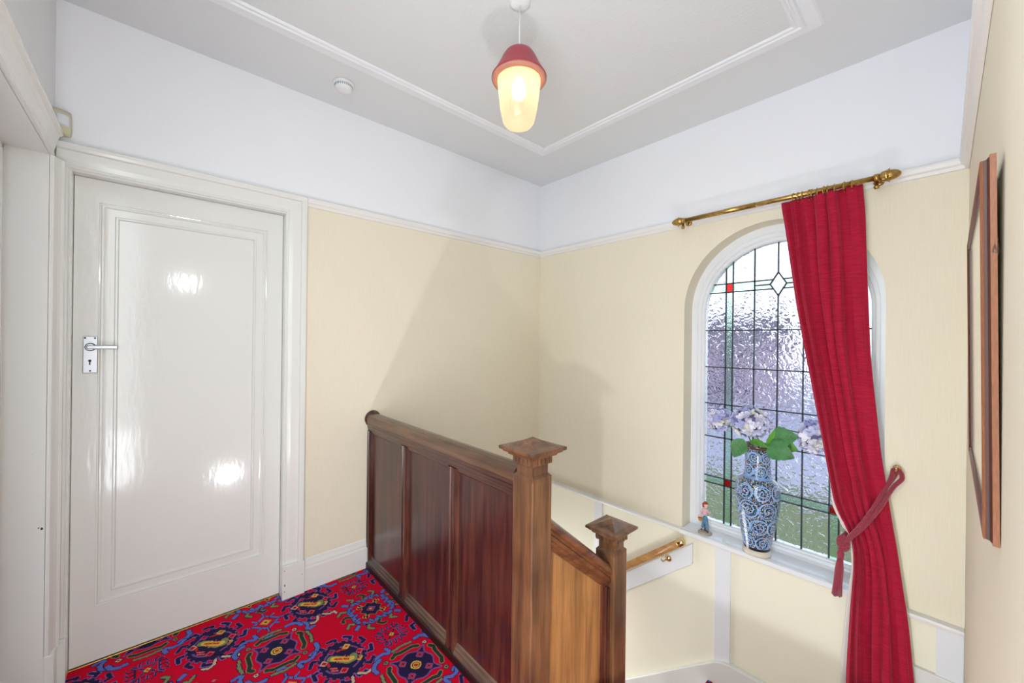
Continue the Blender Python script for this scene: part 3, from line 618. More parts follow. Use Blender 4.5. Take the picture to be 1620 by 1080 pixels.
n = 2; pv = [(ya, za-0.10), (yb, zb_-0.10), (yb, -0.62), (ya, -0.30)]
prism('wood_panel', pv, lambda u, v, h: (h, u, v), NX-0.012, NX+0.012, M_stpan, sb)
b = bmesh.new()
for y0, y1, h in ((yb-0.012, yb, 0.03), (yb-0.026, yb-0.014, 0.026), (yb-0.044, yb-0.030, 0.020)): 
    bbox(b, (NX-h, y0, -0.62), (NX+h, y1, za+sl*((y0+y1)/2-ya)-0.104), 0.002)
bm_obj('stile', b, M_mould, sb)
# ------------------------------------------------------------------ wall handrail
hr = empty('wall_handrail', (0.7, -0.07, -0.3), 'varnished pine handrail with brass end cap sloping down the window wall', 'handrail')
hs = 0.817
def hp(x): return (x, -0.075, 0.168+(x-1.245)*hs)
tube('rail', [hp(-0.0), hp(0.4), hp(0.9), hp(1.232)], 0.0215, M_pine, hr, 20)
d_ = Vector((1, 0, hs)).normalized(); E0 = Vector(hp(1.228))
tube('end_cap', [E0, E0+d_*0.004, E0+d_*0.012, E0+d_*0.018, E0+d_*0.034, E0+d_*0.040], [0.023, 0.026, 0.026, 0.022, 0.022, 0.012], M_pbrass, hr, 20)
for x in (1.12, 0.45):
    P = Vector(hp(x)); br = lathe('bracket', [(0.0, 0), (0.020, 0), (0.020, -0.004), (0.012, -0.008), (0.009, -0.012), (0.0, -0.013)], M_pbrass, hr, 20, (x+0.02, -0.02, P.z-0.055), 'Y')
    tube('bracket_arm', [(x+0.02, -0.028, P.z-0.055), (x+0.01, -0.07, P.z-0.062), (x, -0.078, P.z-0.045), (x, -0.075, P.z-0.018)], 0.0045, M_pbrass, br, 8)
# ------------------------------------------------------------------ pendant lamp
LX, LY = 1.19, -1.36
pl = empty('pendant_lamp', (LX, LY, ZC), 'hanging ceiling lamp with dusky red cap over a ribbed frosted glass shade, lit', 'ceiling lamp')
lathe('ceiling_rose', [(0.0, 0.0), (0.040, 0.0), (0.040, -0.004), (0.030, -0.010), (0.010, -0.014), (0.0, -0.014)], M_plas, pl, 32, (LX, LY, ZC-0.005))
tube('cord', [(LX, LY, ZC-0.016), (LX, LY, 2.5), (LX+0.001, LY, 2.425)], 0.0022, M_plas, pl, 8)
lathe('lamp_holder', [(0.0, 0.026), (0.012, 0.026), (0.02, 0.012), (0.02, -0.05), (0, -0.05)], M_plas, pl, 20, (LX, LY, 2.405))
M_redcap = mat('dusky_red_metal', (158, 52, 66), 0.4)
M_capin = mat('cap_underside', (186, 130, 116), 0.6)
lathe('lamp_cap', [(0.0, 2.430), (0.040, 2.429), (0.054, 2.421), (0.064, 2.405), (0.080, 2.372), (0.098, 2.340), (0.1045, 2.331), (0.1045, 2.327), (0.100, 2.327)], M_redcap, pl, 48, (LX, LY, 0))
lathe('cap_rim', [(0.1035, 2.328), (0.102, 2.322), (0.084, 2.319), (0.082, 2.332)], M_capin, pl, 48, (LX, LY, 0))
vs, fs = [], []; seg = 144; prof = [(0.078, 2.334), (0.0805, 2.322), (0.080, 2.31), (0.074, 2.26), (0.068, 2.21), (0.063, 2.18), (0.059, 2.165), (0.050, 2.152), (0.040, 2.147), (0.0, 2.146)]
for k, (r, z) in enumerate(prof):
    for i in range(seg):
        a = 2*math.pi*i/seg+(z-2.14)*1.6; rr = r+(0.0016 if (i % 4 < 2) else 0)*(1 if 2.2 < z < 2.33 else 0)
        vs.append((LX+rr*math.cos(a), LY+rr*math.sin(a), z))
for k in range(len(prof)-1):
    for i in range(seg): j = (i+1) % seg; fs.append((k*seg+i, k*seg+j, (k+1)*seg+j, (k+1)*seg+i))
M_shade = bpy.data.materials.new('frosted_shade_glass'); M_shade.use_nodes = True; n_ = M_shade.node_tree.nodes; L_ = M_shade.node_tree.links
for x_ in list(n_):
    if x_.type != 'OUTPUT_MATERIAL': n_.remove(x_)
out = [x_ for x_ in n_ if x_.type == 'OUTPUT_MATERIAL'][0]
tr = n_.new('ShaderNodeBsdfTranslucent'); tr.inputs[0].default_value = lin((255, 246, 226)); tp = n_.new('ShaderNodeBsdfTransparent'); tp.inputs[0].default_value = (1, 0.97, 0.9, 1)
gl = n_.new('ShaderNodeBsdfGlossy'); gl.inputs['Roughness'].default_value = 0.2
m1 = n_.new('ShaderNodeMixShader'); m1.inputs[0].default_value = 0.14; L_.new(tr.outputs[0], m1.inputs[1]); L_.new(tp.outputs[0], m1.inputs[2])
m2 = n_.new('ShaderNodeMixShader'); m2.inputs[0].default_value = 0.05; L_.new(m1.outputs[0], m2.inputs[1]); L_.new(gl.outputs[0], m2.inputs[2]); L_.new(m2.outputs[0], out.inputs[0])
pyd('glass_shade', vs, fs, M_shade, pl, True)
lathe('light_bulb', [(0.0, 2.34), (0.012, 2.34), (0.016, 2.318), (0.027, 2.298), (0.030, 2.28), (0.026, 2.262), (0.014, 2.25), (0.0, 2.248)], mat('bulb_glow', (255, 240, 205), 0.4, emit=((255, 224, 168), 9)), pl, 24, (LX, LY, 0))
# ------------------------------------------------------------------ smoke alarm and motion sensor
SA = (0.232, -1.682)
sa = empty('smoke_alarm', (SA[0], SA[1], ZC), 'round white smoke alarm on the flat ceiling border above the door wall', 'smoke alarm')
lathe('base', [(0.0, 0), (0.050, 0), (0.050, -0.008), (0.044, -0.012), (0.0, -0.012)], M_plas, sa, 36, (SA[0], SA[1], ZC))
lathe('cover', [(0.0, -0.010), (0.043, -0.010), (0.041, -0.026), (0.034, -0.036), (0.02, -0.040), (0.0, -0.041)], M_plas, sa, 36, (SA[0], SA[1], ZC))
b = bmesh.new()
for k in range(28):
    a = 2*math.pi*k/28; c, s_ = math.cos(a), math.sin(a); v = [b.verts.new((SA[0]+c*r-s_*w, SA[1]+s_*r+c*w, ZC+z)) for r, z, w in ((0.0432, -0.014, -0.0016), (0.0432, -0.014, 0.0016), (0.0422, -0.023, 0.0016), (0.0422, -0.023, -0.0016))]; b.faces.new(v)
bm_obj('vent_slots', b, mat('vent_shadow_grey', (96, 96, 104), 0.6), sa)
ms = empty('motion_sensor', (0.03, -2.64, 2.14), 'small beige motion sensor with pale lens mounted in the corner above the door frame', 'sensor')
vs, fs = [], []
Cn = Vector((0.0, YD, 2.142)); dd = Vector((0.86, 0.51, 0)).normalized(); ss = Vector((-0.51, 0.86, 0)).normalized()
def P3(o, s_, z): return Cn+dd*o+ss*s_+Vector((0, 0, z))
def curved(name, w, z0, z1, o0, bulge, thick, M):
    vs, fs = [], []; n1, n2 = 8, 6
    for i in range(n1+1):
        for j in range(n2+1):
            s_ = -w+2*w*i/n1; z = z0+(z1-z0)*j/n2; o = o0+bulge*(1-(s_/w)**2)*0.6+0.006*(1-((2*j/n2)-1)**4); vs.append(P3(o, s_, z))
    for i in range(n1):
        for j in range(n2): a = i*(n2+1)+j; fs.append((a, a+1, a+n2+2, a+n2+1))
    o_ = pyd(name, vs, fs, M, ms, True); md = o_.modifiers.new('s', 'SOLIDIFY'); md.thickness = thick; md.offset = -1; return o_
curved('case', 0.028, -0.047, 0.047, 0.038, 0.014, 0.012, M_beige)
bx_ = bmesh.new(); vv = [bx_.verts.new(P3(o, s_, z)) for z in (-0.044, 0.044) for o, s_ in ((0.002, -0.003), (0.036, -0.027), (0.036, 0.027), (0.002, 0.003))]
for f in ((0, 1, 2, 3), (7, 6, 5, 4), (0, 4, 5, 1), (1, 5, 6, 2), (2, 6, 7, 3), (3, 7, 4, 0)): bx_.faces.new([vv[q_] for q_ in f])
bm_obj('bracket', bx_, M_beige, ms); curved('lens', 0.019, -0.014, 0.030, 0.0445, 0.013, 0.004, M_lens)
# ------------------------------------------------------------------ curtain pole, rings, curtain, tieback
PY, PZ = -0.10, 2.046
cp = empty('curtain_pole', (1.66, PY, PZ), 'antique brass curtain pole with acorn finials fixed along the picture rail above the window', 'curtain pole')
tube('pole', [(1.235, PY, PZ), (1.7, PY, PZ), (2.10, PY, PZ)], 0.0115, M_brass, cp, 24)
tube('pole_sleeve', [(1.30, PY, PZ), (1.62, PY, PZ)], 0.0128, M_brass, cp, 24)
fin = [(0.0, 0.058), (0.008, 0.055), (0.015, 0.045), (0.020, 0.031), (0.0225, 0.016), (0.0225, 0.008), (0.025, 0.004), (0.0225, -0.001), (0.022, -0.010), (0.017, -0.018), (0.013, -0.022), (0.0135, -0.040), (0.0, -0.040)]
for sx, xx, lab in ((1, 2.105, 'right'), (-1, 1.228, 'left')):
    k = 0.85
    f_ = lathe('finial', [(r*(1.0 if sx > 0 else 0.95), z*k*sx) for r, z in fin], M_brass, cp, 24, (xx, PY, PZ), 'X')
    for q_ in range(6):
        a = q_*math.pi/3+0.5; P = Vector((xx+sx*0.009, PY+0.021*math.cos(a), PZ+0.021*math.sin(a))); o2 = P+Vector((sx*0.004, 0.009*math.cos(a), 0.009*math.sin(a)))
        tube('finial_leaf', [P, (P+o2)/2, o2], [0.005, 0.003, 0.0006], M_brass, f_, 6)
for xx in (1.245, 2.078):
    br = tube('bracket', [(xx, 0.0, PZ+0.005), (xx, -0.05, PZ+0.001), (xx, PY+0.014, PZ)], [0.011, 0.007, 0.008], M_brass, cp, 12)
    vs, fs = [], []
    lathe('bracket_ring', [(0.0125, -0.008), (0.0165, -0.008), (0.017, 0.0), (0.0165, 0.008), (0.0125, 0.008)], M_brass, br, 24, (xx, PY, PZ), 'X')
    tube('bracket_screw', [(xx, PY, PZ-0.016), (xx, PY, PZ-0.034), (xx, PY, PZ-0.036), (xx, PY, PZ-0.046)], [0.007, 0.007, 0.011, 0.008], M_brass, br, 12)
    lathe('wall_plate', [(0.0, 0.0), (0.02, 0.0), (0.018, -0.006), (0.0, -0.008)], M_brass, br, 20, (xx, -0.024, PZ+0.004), 'Y')
def torus_data(c, R, r, axis='X', n=28, k=8, tilt=0.0):
    vs, fs = [], []
    for i in range(n):
        a = 2*math.pi*i/n
        for j in range(k):
            q = 2*math.pi*j/k; y, z, x = (R+r*math.cos(q))*math.cos(a), (R+r*math.cos(q))*math.sin(a), r*math.sin(q)
            vs.append((x+y*tilt, y, z))
    for i in range(n):
        for j in range(k): fs.append((i*k+j, i*k+(j+1) % k, ((i+1) % n)*k+(j+1) % k, ((i+1) % n)*k+j))
    return vs, fs
rx = [at(p, 300, 1, PY).x for p in (1256, 1263, 1269.5, 1280.5, 1284.5, 1293, 1304, 1309.5, 1320, 1336, 1348)]
r0o = None
for i, x in enumerate(rx):
    if r0o is None:
        r0o = empty('curtain_ring', (x, PY, PZ-0.006)); h_ = pyd('ring', *torus_data((0, 0, 0), 0.0195, 0.0028), M_brass, None, True); h_.parent = r0o
        e_ = pyd('ring_eye', *torus_data((0, 0, 0), 0.004, 0.0011, n=14, k=6), M_brass, None, True); e_.parent = h_; e_.location = (0, 0, -0.0235); o = r0o
    else:
        o = r0o.copy(); COL.objects.link(o); h2 = h_.copy(); COL.objects.link(h2); h2.parent = o; e2 = e_.copy(); COL.objects.link(e2); e2.parent = h2
    o.location = (x, PY, PZ-0.0065); o.rotation_euler = (0, 0, (i*37 % 11-5)*0.03)
    tag(o, 'one of the thin brass rings threaded on the curtain pole above the red curtain', 'curtain ring', 'brass rings on the curtain pole')
# curtain
cu = empty('curtain', (1.95, -0.08, -0.5), 'long crimson pleated curtain with white lining, tied back beside the arched window', 'curtain')
zt = [2.028, 1.90, 1.73, 1.53, 1.295, 1.17, 1.08, 0.84, 0.60, 0.48, 0.36, 0.20, -0.02, -0.16, -0.5]
lft = [1.727, 1.748, 1.768, 1.793, 1.833, 1.855, 1.868, 1.908, 1.948, 2.008, 2.016, 2.006, 1.997, 1.994, 1.985]
rgt = [2.030, 2.041, 2.046, 2.053, 2.062, 2.072, 2.081, 2.101, 2.134, 2.152, 2.166, 2.186, 2.203, 2.212, 2.235]
zs0 = np.array(zt)[::-1]; Lf = lambda z: np.interp(z, zs0, np.array(lft)[::-1]); Rg = lambda z: np.interp(z, zs0, np.array(rgt)[::-1])
NU, NV = 260, 200
uu = np.linspace(0, 1, NU+1); vz = np.linspace(2.028, -0.5, NV+1)
U, Z = np.meshgrid(uu, vz, indexing='ij')
Lz, Rz = Lf(Z), Rg(Z)
# smooth the edges
ker = np.hanning(17); ker /= ker.sum()
def smz(A): return np.apply_along_axis(lambda q: np.convolve(np.pad(q, 8, mode='edge'), ker, 'valid'), 1, A)
Lz, Rz = smz(Lz), smz(Rz)
brk = np.array([0, 0.12, 0.24, 0.40, 0.56, 0.72, 1.0])      # fold valleys
amp = np.array([0.026, 0.030, 0.020, 0.036, 0.034, 0.016])
drift = 0.05*np.sin((2.03-Z)*1.3)*U*(1-U)*2+0.02*np.sin(Z*4+U*5)*U*(1-U)*4
Ud = np.clip(U+drift, 0, 1)
Yf = np.zeros_like(U)
for i in range(6):
    mk = (Ud >= brk[i]) & (Ud <= brk[i+1]); t = (Ud-brk[i])/(brk[i+1]-brk[i])
    Yf = np.where(mk, -amp[i]*np.power(np.clip(np.sin(np.pi*t), 0, 1), 0.6), Yf)
tie = np.exp(-((Z-(0.50+0.30*U))/0.10)**2)
top = np.clip((Z-1.93)/0.09, 0, 1)
Yf = Yf*(1-0.25*top)+0.004*np.sin(Z*9+U*20)
flare = np.clip((0.45-Z)/0.9, 0, 1)
Yc = -0.085+0.012*tie-0.03*flare*(0.3+np.sin(U*9)*0.2)
X = Lz+(Rz-Lz)*U+0.004*np.sin(Ud*2*np.pi*8)*(1-tie)
Y = Yc+Yf*(1-0.35*tie)+0.0
Zz = Z-0.004*top*np.abs(np.sin(Ud*np.pi*8))+0.010*U*np.clip((Z-1.6)/0.4, 0, 1)
P = np.stack([X, Y, Zz], -1).reshape(-1, 3); idx = np.arange((NU+1)*(NV+1)).reshape(NU+1, NV+1)
q = np.stack([idx[:-1, :-1], idx[1:, :-1], idx[1:, 1:], idx[:-1, 1:]], -1).reshape(-1, 4)
me = bpy.data.meshes.new('fabric'); me.from_pydata(P.tolist(), [], q.tolist())
M_cur = bpy.data.materials.new('crimson_slub'); M_cur.use_nodes = True; n_ = M_cur.node_tree.nodes; L_ = M_cur.node_tree.links; p_ = n_['Principled BSDF']
tcn = n_.new('ShaderNodeTexCoord'); mpn = n_.new('ShaderNodeMapping'); mpn.inputs['Scale'].default_value = (22, 22, 240); L_.new(tcn.outputs['Object'], mpn.inputs[0])
nz = n_.new('ShaderNodeTexNoise'); nz.inputs['Scale'].default_value = 1; nz.inputs['Detail'].default_value = 4; L_.new(mpn.outputs[0], nz.inputs['Vector'])
rr_ = n_.new('ShaderNodeValToRGB'); rr_.color_ramp.elements[0].position = 0.3; rr_.color_ramp.elements[1].position = 0.72; rr_.color_ramp.elements[0].color = lin((150, 12, 42)); rr_.color_ramp.elements[1].color = lin((182, 24, 60)); L_.new(nz.outputs['Fac'], rr_.inputs[0]); L_.new(rr_.outputs[0], p_.inputs['Base Color'])
p_.inputs['Roughness'].default_value = 0.75; p_.inputs['Sheen Weight'].default_value = 0.35; p_.inputs['Sheen Tint'].default_value = lin((240, 120, 140)); p_.inputs['Specular IOR Level'].default_value = 0.2
bb = n_.new('ShaderNodeBump'); bb.inputs['Strength'].default_value = 0.25; bb.inputs['Distance'].default_value = 0.001; L_.new(nz.outputs['Fac'], bb.inputs['Height']); L_.new(bb.outputs[0], p_.inputs['Normal'])
fo = link('fabric', me, M_cur, cu, True); md = fo.modifiers.new('s', 'SOLIDIFY'); md.thickness = 0.002; md.offset = 0
# lining: a pale sheet behind, showing at the leading edge
vs, fs = [], []; nn_ = 120
for i in range(nn_+1):
    z = 2.0-(2.5)*i/nn_; l, r = float(Lf(z)), float(Rg(z)); out_ = 0.0
    if z < 0.72: out_ = 0.012*min(1, (0.72-z)/0.2)
    if 0.44 < z < 0.52: out_ *= 0.3
    if z < 0.44: out_ = 0.006+0.014*min(1, (0.44-z)/0.5)
    for t in (0, 0.04, 0.2, 0.5, 0.8, 1.0):
        vs.append((l-out_+(r-0.006-l+out_)*t, -0.066-(0.022 if t == 0 else 0.012 if t == 0.04 else 0), z))
for i in range(nn_):
    for t in range(5): a = i*6+t; fs.append((a, a+1, a+7, a+6))
lo_ = pyd('lining', vs, fs, mat('cream_lining', (236, 230, 222), 0.8), cu, True, False); md = lo_.modifiers.new('s', 'SOLIDIFY'); md.thickness = 0.0015; tag(lo_, 'white curtain lining')
# tieback
M_rope = mat('dusky_red_cord', (146, 38, 60), 0.6, var=0.3, vscale=300, sheen=0.4)
HK = Vector((2.143, -0.035, 0.795))
tb = empty('curtain_tieback', tuple(HK), 'twisted dusky red cord tieback with tassel looped around the crimson curtain', 'tieback')
def rope_data(pts, R, turns_per_m=45, strands=3, nsub=140):
    pts = [Vector(p) for p in pts]; 
    # Catmull-Rom
    P = []
    for i in range(len(pts)-1):
        p0, p1, p2, p3 = pts[max(i-1, 0)], pts[i], pts[i+1], pts[min(i+2, len(pts)-1)]
        ns = max(2, nsub//(len(pts)-1))
        for k in range(ns):
            t = k/ns; P.append(0.5*((2*p1)+(-p0+p2)*t+(2*p0-5*p1+4*p2-p3)*t*t+(-p0+3*p1-3*p2+p3)*t**3))
    P.append(pts[-1]); parts = []
    ref = None; fr = []; L = 0
    for i, p in enumerate(P):
        t = (P[min(i+1, len(P)-1)]-P[max(i-1, 0)]).normalized()
        if ref is None: ref = t.orthogonal().normalized()
        ref = (ref-t*ref.dot(t)).normalized(); 
        if i: L += (P[i]-P[i-1]).length
        fr.append((p, ref.copy(), t.cross(ref), L))
    for s_ in range(strands):
        path = []
        for p, a_, b_, l in fr:
            ph = 2*math.pi*(l*turns_per_m+s_/strands); path.append(p+(a_*math.cos(ph)+b_*math.sin(ph))*R*0.5)
        parts.append(tube_data(path, R*0.56, 6))
    return merge(parts)
KN = Vector((1.985, -0.135, 0.468))
ropeA = [HK+Vector((0.010, 0.008, 0.006)), HK+Vector((0.018, -0.01, -0.02)), (2.135, -0.07, 0.735), (2.10, -0.125, 0.655), (2.05, -0.14, 0.56), KN+Vector((0.01, 0, 0.012))]
ropeB = [HK+Vector((-0.010, 0.008, 0.006)), HK+Vector((-0.016, -0.01, -0.03)), (2.112, -0.08, 0.725), (2.078, -0.128, 0.64), (2.035, -0.142, 0.553), KN+Vector((0.0, 0, 0.0))]
ropeC = [HK+Vector((0.010, 0.008, 0.006)), HK+Vector((0.0, 0.01, 0.012)), HK+Vector((-0.010, 0.008, 0.006))]
ropeD = [KN, KN+Vector((-0.012, 0.02, 0.004)), (1.985, -0.07, 0.49), (2.05, -0.045, 0.60), (2.12, -0.03, 0.74), HK+Vector((0.0, 0.01, 0.0))]
pyd('cord', *merge([rope_data(ropeA, 0.0085), rope_data(ropeB, 0.0085), rope_data(ropeC, 0.0085, nsub=30), rope_data(ropeD, 0.0085)]), M_rope, tb, True, False)
kn = pyd('knot', *merge([rope_data([KN+Vector((0.016*math.cos(a), 0.004*math.sin(2*a), 0.022*math.sin(a)+j*0.006)) for a in np.linspace(0, 6.28, 12)], 0.0085, nsub=60) for j in (-1, 1)]), M_rope, tb, True, False)
TT = KN+Vector((-0.008, -0.004, -0.03)); parts = [rope_data([KN, TT, TT+Vector((-0.004, 0, -0.03))], 0.009, nsub=30)]
for k in range(42):
    a = 2*math.pi*k/42*5.1; r = 0.004+0.013*math.sqrt(k/42); e = TT+Vector((r*math.cos(a)-0.012, r*math.sin(a)*0.7, -0.20-0.012*random.random()))
    s0 = TT+Vector((r*0.4*math.cos(a), r*0.4*math.sin(a), -0.025)); mid = s0.lerp(e, 0.35)+Vector((0.003*math.cos(a), 0.002, 0))
    parts.append(tube_data([s0, mid, s0.lerp(e, 0.7), e], 0.0026, 5))
parts.append(lathe_data([(0.0, 0.0), (0.009, -0.003), (0.014, -0.016), (0.012, -0.03), (0.013, -0.036), (0, -0.036)], 14, tuple(TT)))
tag(pyd('tassel', *merge(parts), M_rope, tb, True, False))
hk = empty('tieback_hook', (2.143, 0, 0.8), 'small brass wall hook holding the curtain tieback', 'hook')
lathe('wall_plate', [(0.0, 0.0), (0.014, 0.0), (0.012, -0.004), (0.0, -0.006)], M_pbrass, hk, 20, (2.143, -0.001, 0.806), 'Y')
tube('hook', [(2.143, -0.004, 0.806), (2.143, -0.02, 0.800), (2.143, -0.036, 0.792), (2.143, -0.046, 0.798), (2.143, -0.048, 0.812), (2.143, -0.046, 0.822)], [0.004, 0.0035, 0.0035, 0.0035, 0.0035, 0.005], M_pbrass, hk, 10)
# ------------------------------------------------------------------ framed picture leaning from the picture wall
pf = empty('framed_picture', (2.34, -0.97, 1.01), 'framed picture with copper and dark brown moulded frame hung on the cream side wall', 'picture')
Y0, Y1, Z0, Z1 = -1.378, -0.575, 1.012, 1.642
def fx(y, z):                          # x of the frame's front plane: top leans into the room
    return 2.3315-0.0075*(z-Z0)/(Z1-Z0)
PF = lambda u, v, h: (fx(u, v)-h, u, v)
path = [(Y0, Z0), (Y1, Z0), (Y1, Z1), (Y0, Z1)]
sweep('frame', path, [(0.006, -0.0178), (0.0, -0.0178), (0.0, -0.0105)], PF, M_frame, pf, closed=True)
tag(sweep('frame_groove', path, [(0.0, -0.0105), (0.003, -0.010), (0.006, -0.0075), (0.007, -0.0036)], PF, M_framed, pf, closed=True), 'dark brown groove of the frame')
sweep('frame_bead', path, [(0.007, -0.0036), (0.0065, -0.002), (0.008, -0.0004), (0.011, 0.0), (0.013, -0.002)], PF, M_frame, pf, closed=True)
sweep('inner_frame', path, [(0.013, -0.002), (0.016, -0.005), (0.019, -0.002), (0.022, -0.0015), (0.025, -0.004), (0.028, -0.0045), (0.0285, -0.010)], PF, M_framed, pf, closed=True)
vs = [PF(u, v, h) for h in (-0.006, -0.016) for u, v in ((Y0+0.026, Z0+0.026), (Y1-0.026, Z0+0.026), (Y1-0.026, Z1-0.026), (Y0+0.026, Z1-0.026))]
pyd('picture_glass', vs, [(0, 1, 2, 3), (7, 6, 5, 4)]+[(i, (i+1) % 4, (i+1) % 4+4, i+4) for i in range(4)], M_cream, pf)  # opaque sheet, the reflected cream wall is put into its colour
vs, fs = lathe_data([(0.0, 0.0), (0.005, 0.0), (0.006, 0.004), (0.003, 0.006), (0.003, 0.012), (0.0, 0.013)], 12, (2.339, -1.372, 1.50), 'Z')
v2, f2 = lathe_data([(0.0, 0.0), (0.004, 0.002), (0.005, -0.012), (0.0, -0.026)], 12, (2.341, -1.374, 1.495), 'Z')
tag(pyd('corner_clip', *merge([(vs, fs), (v2, f2)]), glass('clear_plastic', (240, 240, 240), 0, 1), pf, True), 'small clear plastic clip')
# ------------------------------------------------------------------ vase
VX, VY, VZ = 1.608, 0.018, SZ+0.025
vp = [(0.060, 0.0), (0.066, 0.002), (0.067, 0.018), (0.063, 0.022), (0.062, 0.030), (0.066, 0.06), (0.076, 0.11), (0.088, 0.17), (0.098, 0.23), (0.104, 0.29), (0.1055, 0.33), (0.102, 0.36), (0.092, 0.383), (0.078, 0.396), (0.069, 0.402), (0.065, 0.408), (0.066, 0.413), (0.062, 0.42), (0.059, 0.45), (0.058, 0.49), (0.060, 0.53), (0.066, 0.562), (0.070, 0.572), (0.070, 0.576), (0.064, 0.574), (0.055, 0.55), (0.052, 0.50)]
va = empty('vase', (VX, VY, VZ), 'tall blue and black swirl-patterned ceramic vase standing on the window sill', 'vase')
pr_ = np.array(vp); ds = np.r_[0, np.cumsum(np.hypot(*np.diff(pr_, axis=0).T))]; body = pr_[4:23]; s_b = np.r_[0, np.cumsum(np.hypot(*np.diff(body, axis=0).T))]
NS, NT = 330, 400; ss_ = np.linspace(0, s_b[-1], NS+1)
def spl(xs, ys, q_):
    y = np.interp(q_, xs, ys); k_ = np.hanning(15); k_ /= k_.sum(); return np.convolve(np.pad(y, 7, mode='edge'), k_, 'valid')
Rb, Zb = spl(s_b, body[:, 0], ss_), spl(s_b, body[:, 1], ss_)
TH_ = np.linspace(0, 2*np.pi, NT, endpoint=False)
P = np.stack([VX+Rb[:, None]*np.cos(TH_), VY+Rb[:, None]*np.sin(TH_), VZ+np.repeat(Zb[:, None], NT, 1)], -1).reshape(-1, 3)
idx = np.arange((NS+1)*NT).reshape(NS+1, NT); q = np.stack([idx[:-1], np.roll(idx, -1, 1)[:-1], np.roll(idx, -1, 1)[1:], idx[1:]], -1).reshape(-1, 4)
me = bpy.data.meshes.new('body'); me.from_pydata(P.tolist(), [], q.tolist())
zc_ = ((Zb[:-1]+Zb[1:])/2)[:, None]+0*TH_[None]; rc_ = ((Rb[:-1]+Rb[1:])/2)[:, None]; tcx = TH_[None]+np.pi/NT+0*zc_
speck = rng.random((NS, NT)); big = rng.random((NS//2+1, NT//2+1)).repeat(2, 0).repeat(2, 1)[:NS, :NT]
cb = lambda c: np.array(lin(c)[:3]); colr = np.zeros((NS, NT, 3)); colr[:] = cb((36, 26, 34))
colr[big > 0.82] = cb((226, 220, 222)); colr[(big > 0.64) & (big <= 0.82)] = cb((48, 140, 152)); colr[(big > 0.52) & (big <= 0.64)] = cb((84, 128, 204)); colr[(big > 0.97)] = cb((190, 120, 90))
sw = np.full((NS, NT), 9.0)
def spiral(t0, z0, R, ccw, a0):
    global sw
    rr = np.mean(rc_[np.abs(zc_[:, 0]-z0) < 0.02]) if np.any(np.abs(zc_[:, 0]-z0) < 0.02) else 0.08
    dx = ((tcx-t0+np.pi) % (2*np.pi)-np.pi)*rr; dy = zc_-z0; r = np.hypot(dx, dy); th = np.arctan2(dy, dx)*ccw
    pitch = R/2.2
    d = np.abs(((r/pitch-(th+a0)/(2*np.pi)) % 1)-0.0); d = np.minimum(d, 1-d)*pitch
    d = np.where(r < R, d, 9); d = np.minimum(d, np.where(np.abs(th) >= 0, np.abs(r-R), 9)); sw = np.minimum(sw, d)
k_ = 0
for z0, n_s, R, off in ((0.075, 6, 0.036, 0.2), (0.165, 7, 0.040, 0.6), (0.255, 7, 0.044, 0.1), (0.345, 8, 0.036, 0.5), (0.445, 6, 0.029, 0.0), (0.515, 6, 0.029, 0.5)):
    for i in range(n_s): k_ += 1; spiral(off+2*np.pi*i/n_s, z0, R, 1 if (k_ % 2) else -1, k_*1.7)
colr[sw < 0.0024] = cb((120, 160, 226)); colr[sw < 0.0013] = cb((166, 196, 240))
colr[(zc_ < 0.045)] = cb((40, 28, 30)); ban = (zc_ > 0.402) & (zc_ < 0.416); colr[ban] = cb((120, 156, 216))
a = me.color_attributes.new('pattern', 'FLOAT_COLOR', 'CORNER'); c4 = np.ones((NS*NT, 4, 4), np.float32); c4[:, :, :3] = colr.reshape(-1, 1, 3); a.data.foreach_set('color', c4.ravel())
link('body', me, attr_mat('glazed_swirl', 0.2, coat=0.5), va, True)
tag(lathe('foot', vp[:5], mat('cream_glaze', (222, 214, 200), 0.25), va, 48, (VX, VY, VZ)), 'cream unglazed-looking foot ring')
tag(lathe('lip', [(0.066, 0.558), (0.0695, 0.566), (0.071, 0.574), (0.068, 0.577), (0.064, 0.574), (0.055, 0.55), (0.052, 0.50), (0.0, 0.48)], mat('lip_bronze', (110, 96, 84), 0.2, 0.5), va, 48, (VX, VY, VZ)), 'thin pale rim')
# ------------------------------------------------------------------ hydrangeas
M_pet = [mat('petal_%s' % n, c, 0.7, sheen=0.2) for n, c in (('white', (238, 236, 250)), ('lilac', (206, 206, 240)), ('blue', (172, 176, 226)), ('cream', (232, 230, 220)))]
M_stem = mat('stem_green', (96, 128, 62), 0.6); M_leaf = mat('leaf_green', (72, 130, 76), 0.5, var=0.3, vscale=30); M_leaf2 = mat('leaf_green_bright', (92, 156, 58), 0.5, var=0.25, vscale=20)
M_vein = mat('leaf_vein_pale', (112, 168, 104), 0.5)
fl_me = []
for pm in M_pet:
    vs, fs = [], []
    for k in range(4):
        a = k*math.pi/2; base = len(vs); ca, sa_ = math.cos(a), math.sin(a)
        for u, w, z in ((0, 0.002, 0), (0, -0.002, 0), (0.008, 0.0095, 0.003), (0.008, 0, -0.0005), (0.008, -0.0095, 0.003), (0.017, 0.0095, 0.007), (0.0185, 0, 0.003), (0.017, -0.0095, 0.007), (0.022, 0.003, 0.010), (0.022, -0.004, 0.009)):
            vs.append((u*ca-w*sa_, u*sa_+w*ca, z+0.0006*k))
        fs += [tuple(base+i for i in f) for f in ((0, 1, 3), (0, 3, 2), (1, 4, 3), (2, 3, 6, 5), (3, 4, 7, 6), (5, 6, 8), (6, 7, 9), (6, 9, 8))]
    me = bpy.data.meshes.new('floret'); me.from_pydata(vs, [], fs); me.materials.append(pm)
    for p in me.polygons: p.use_smooth = True
    fl_me.append(me)
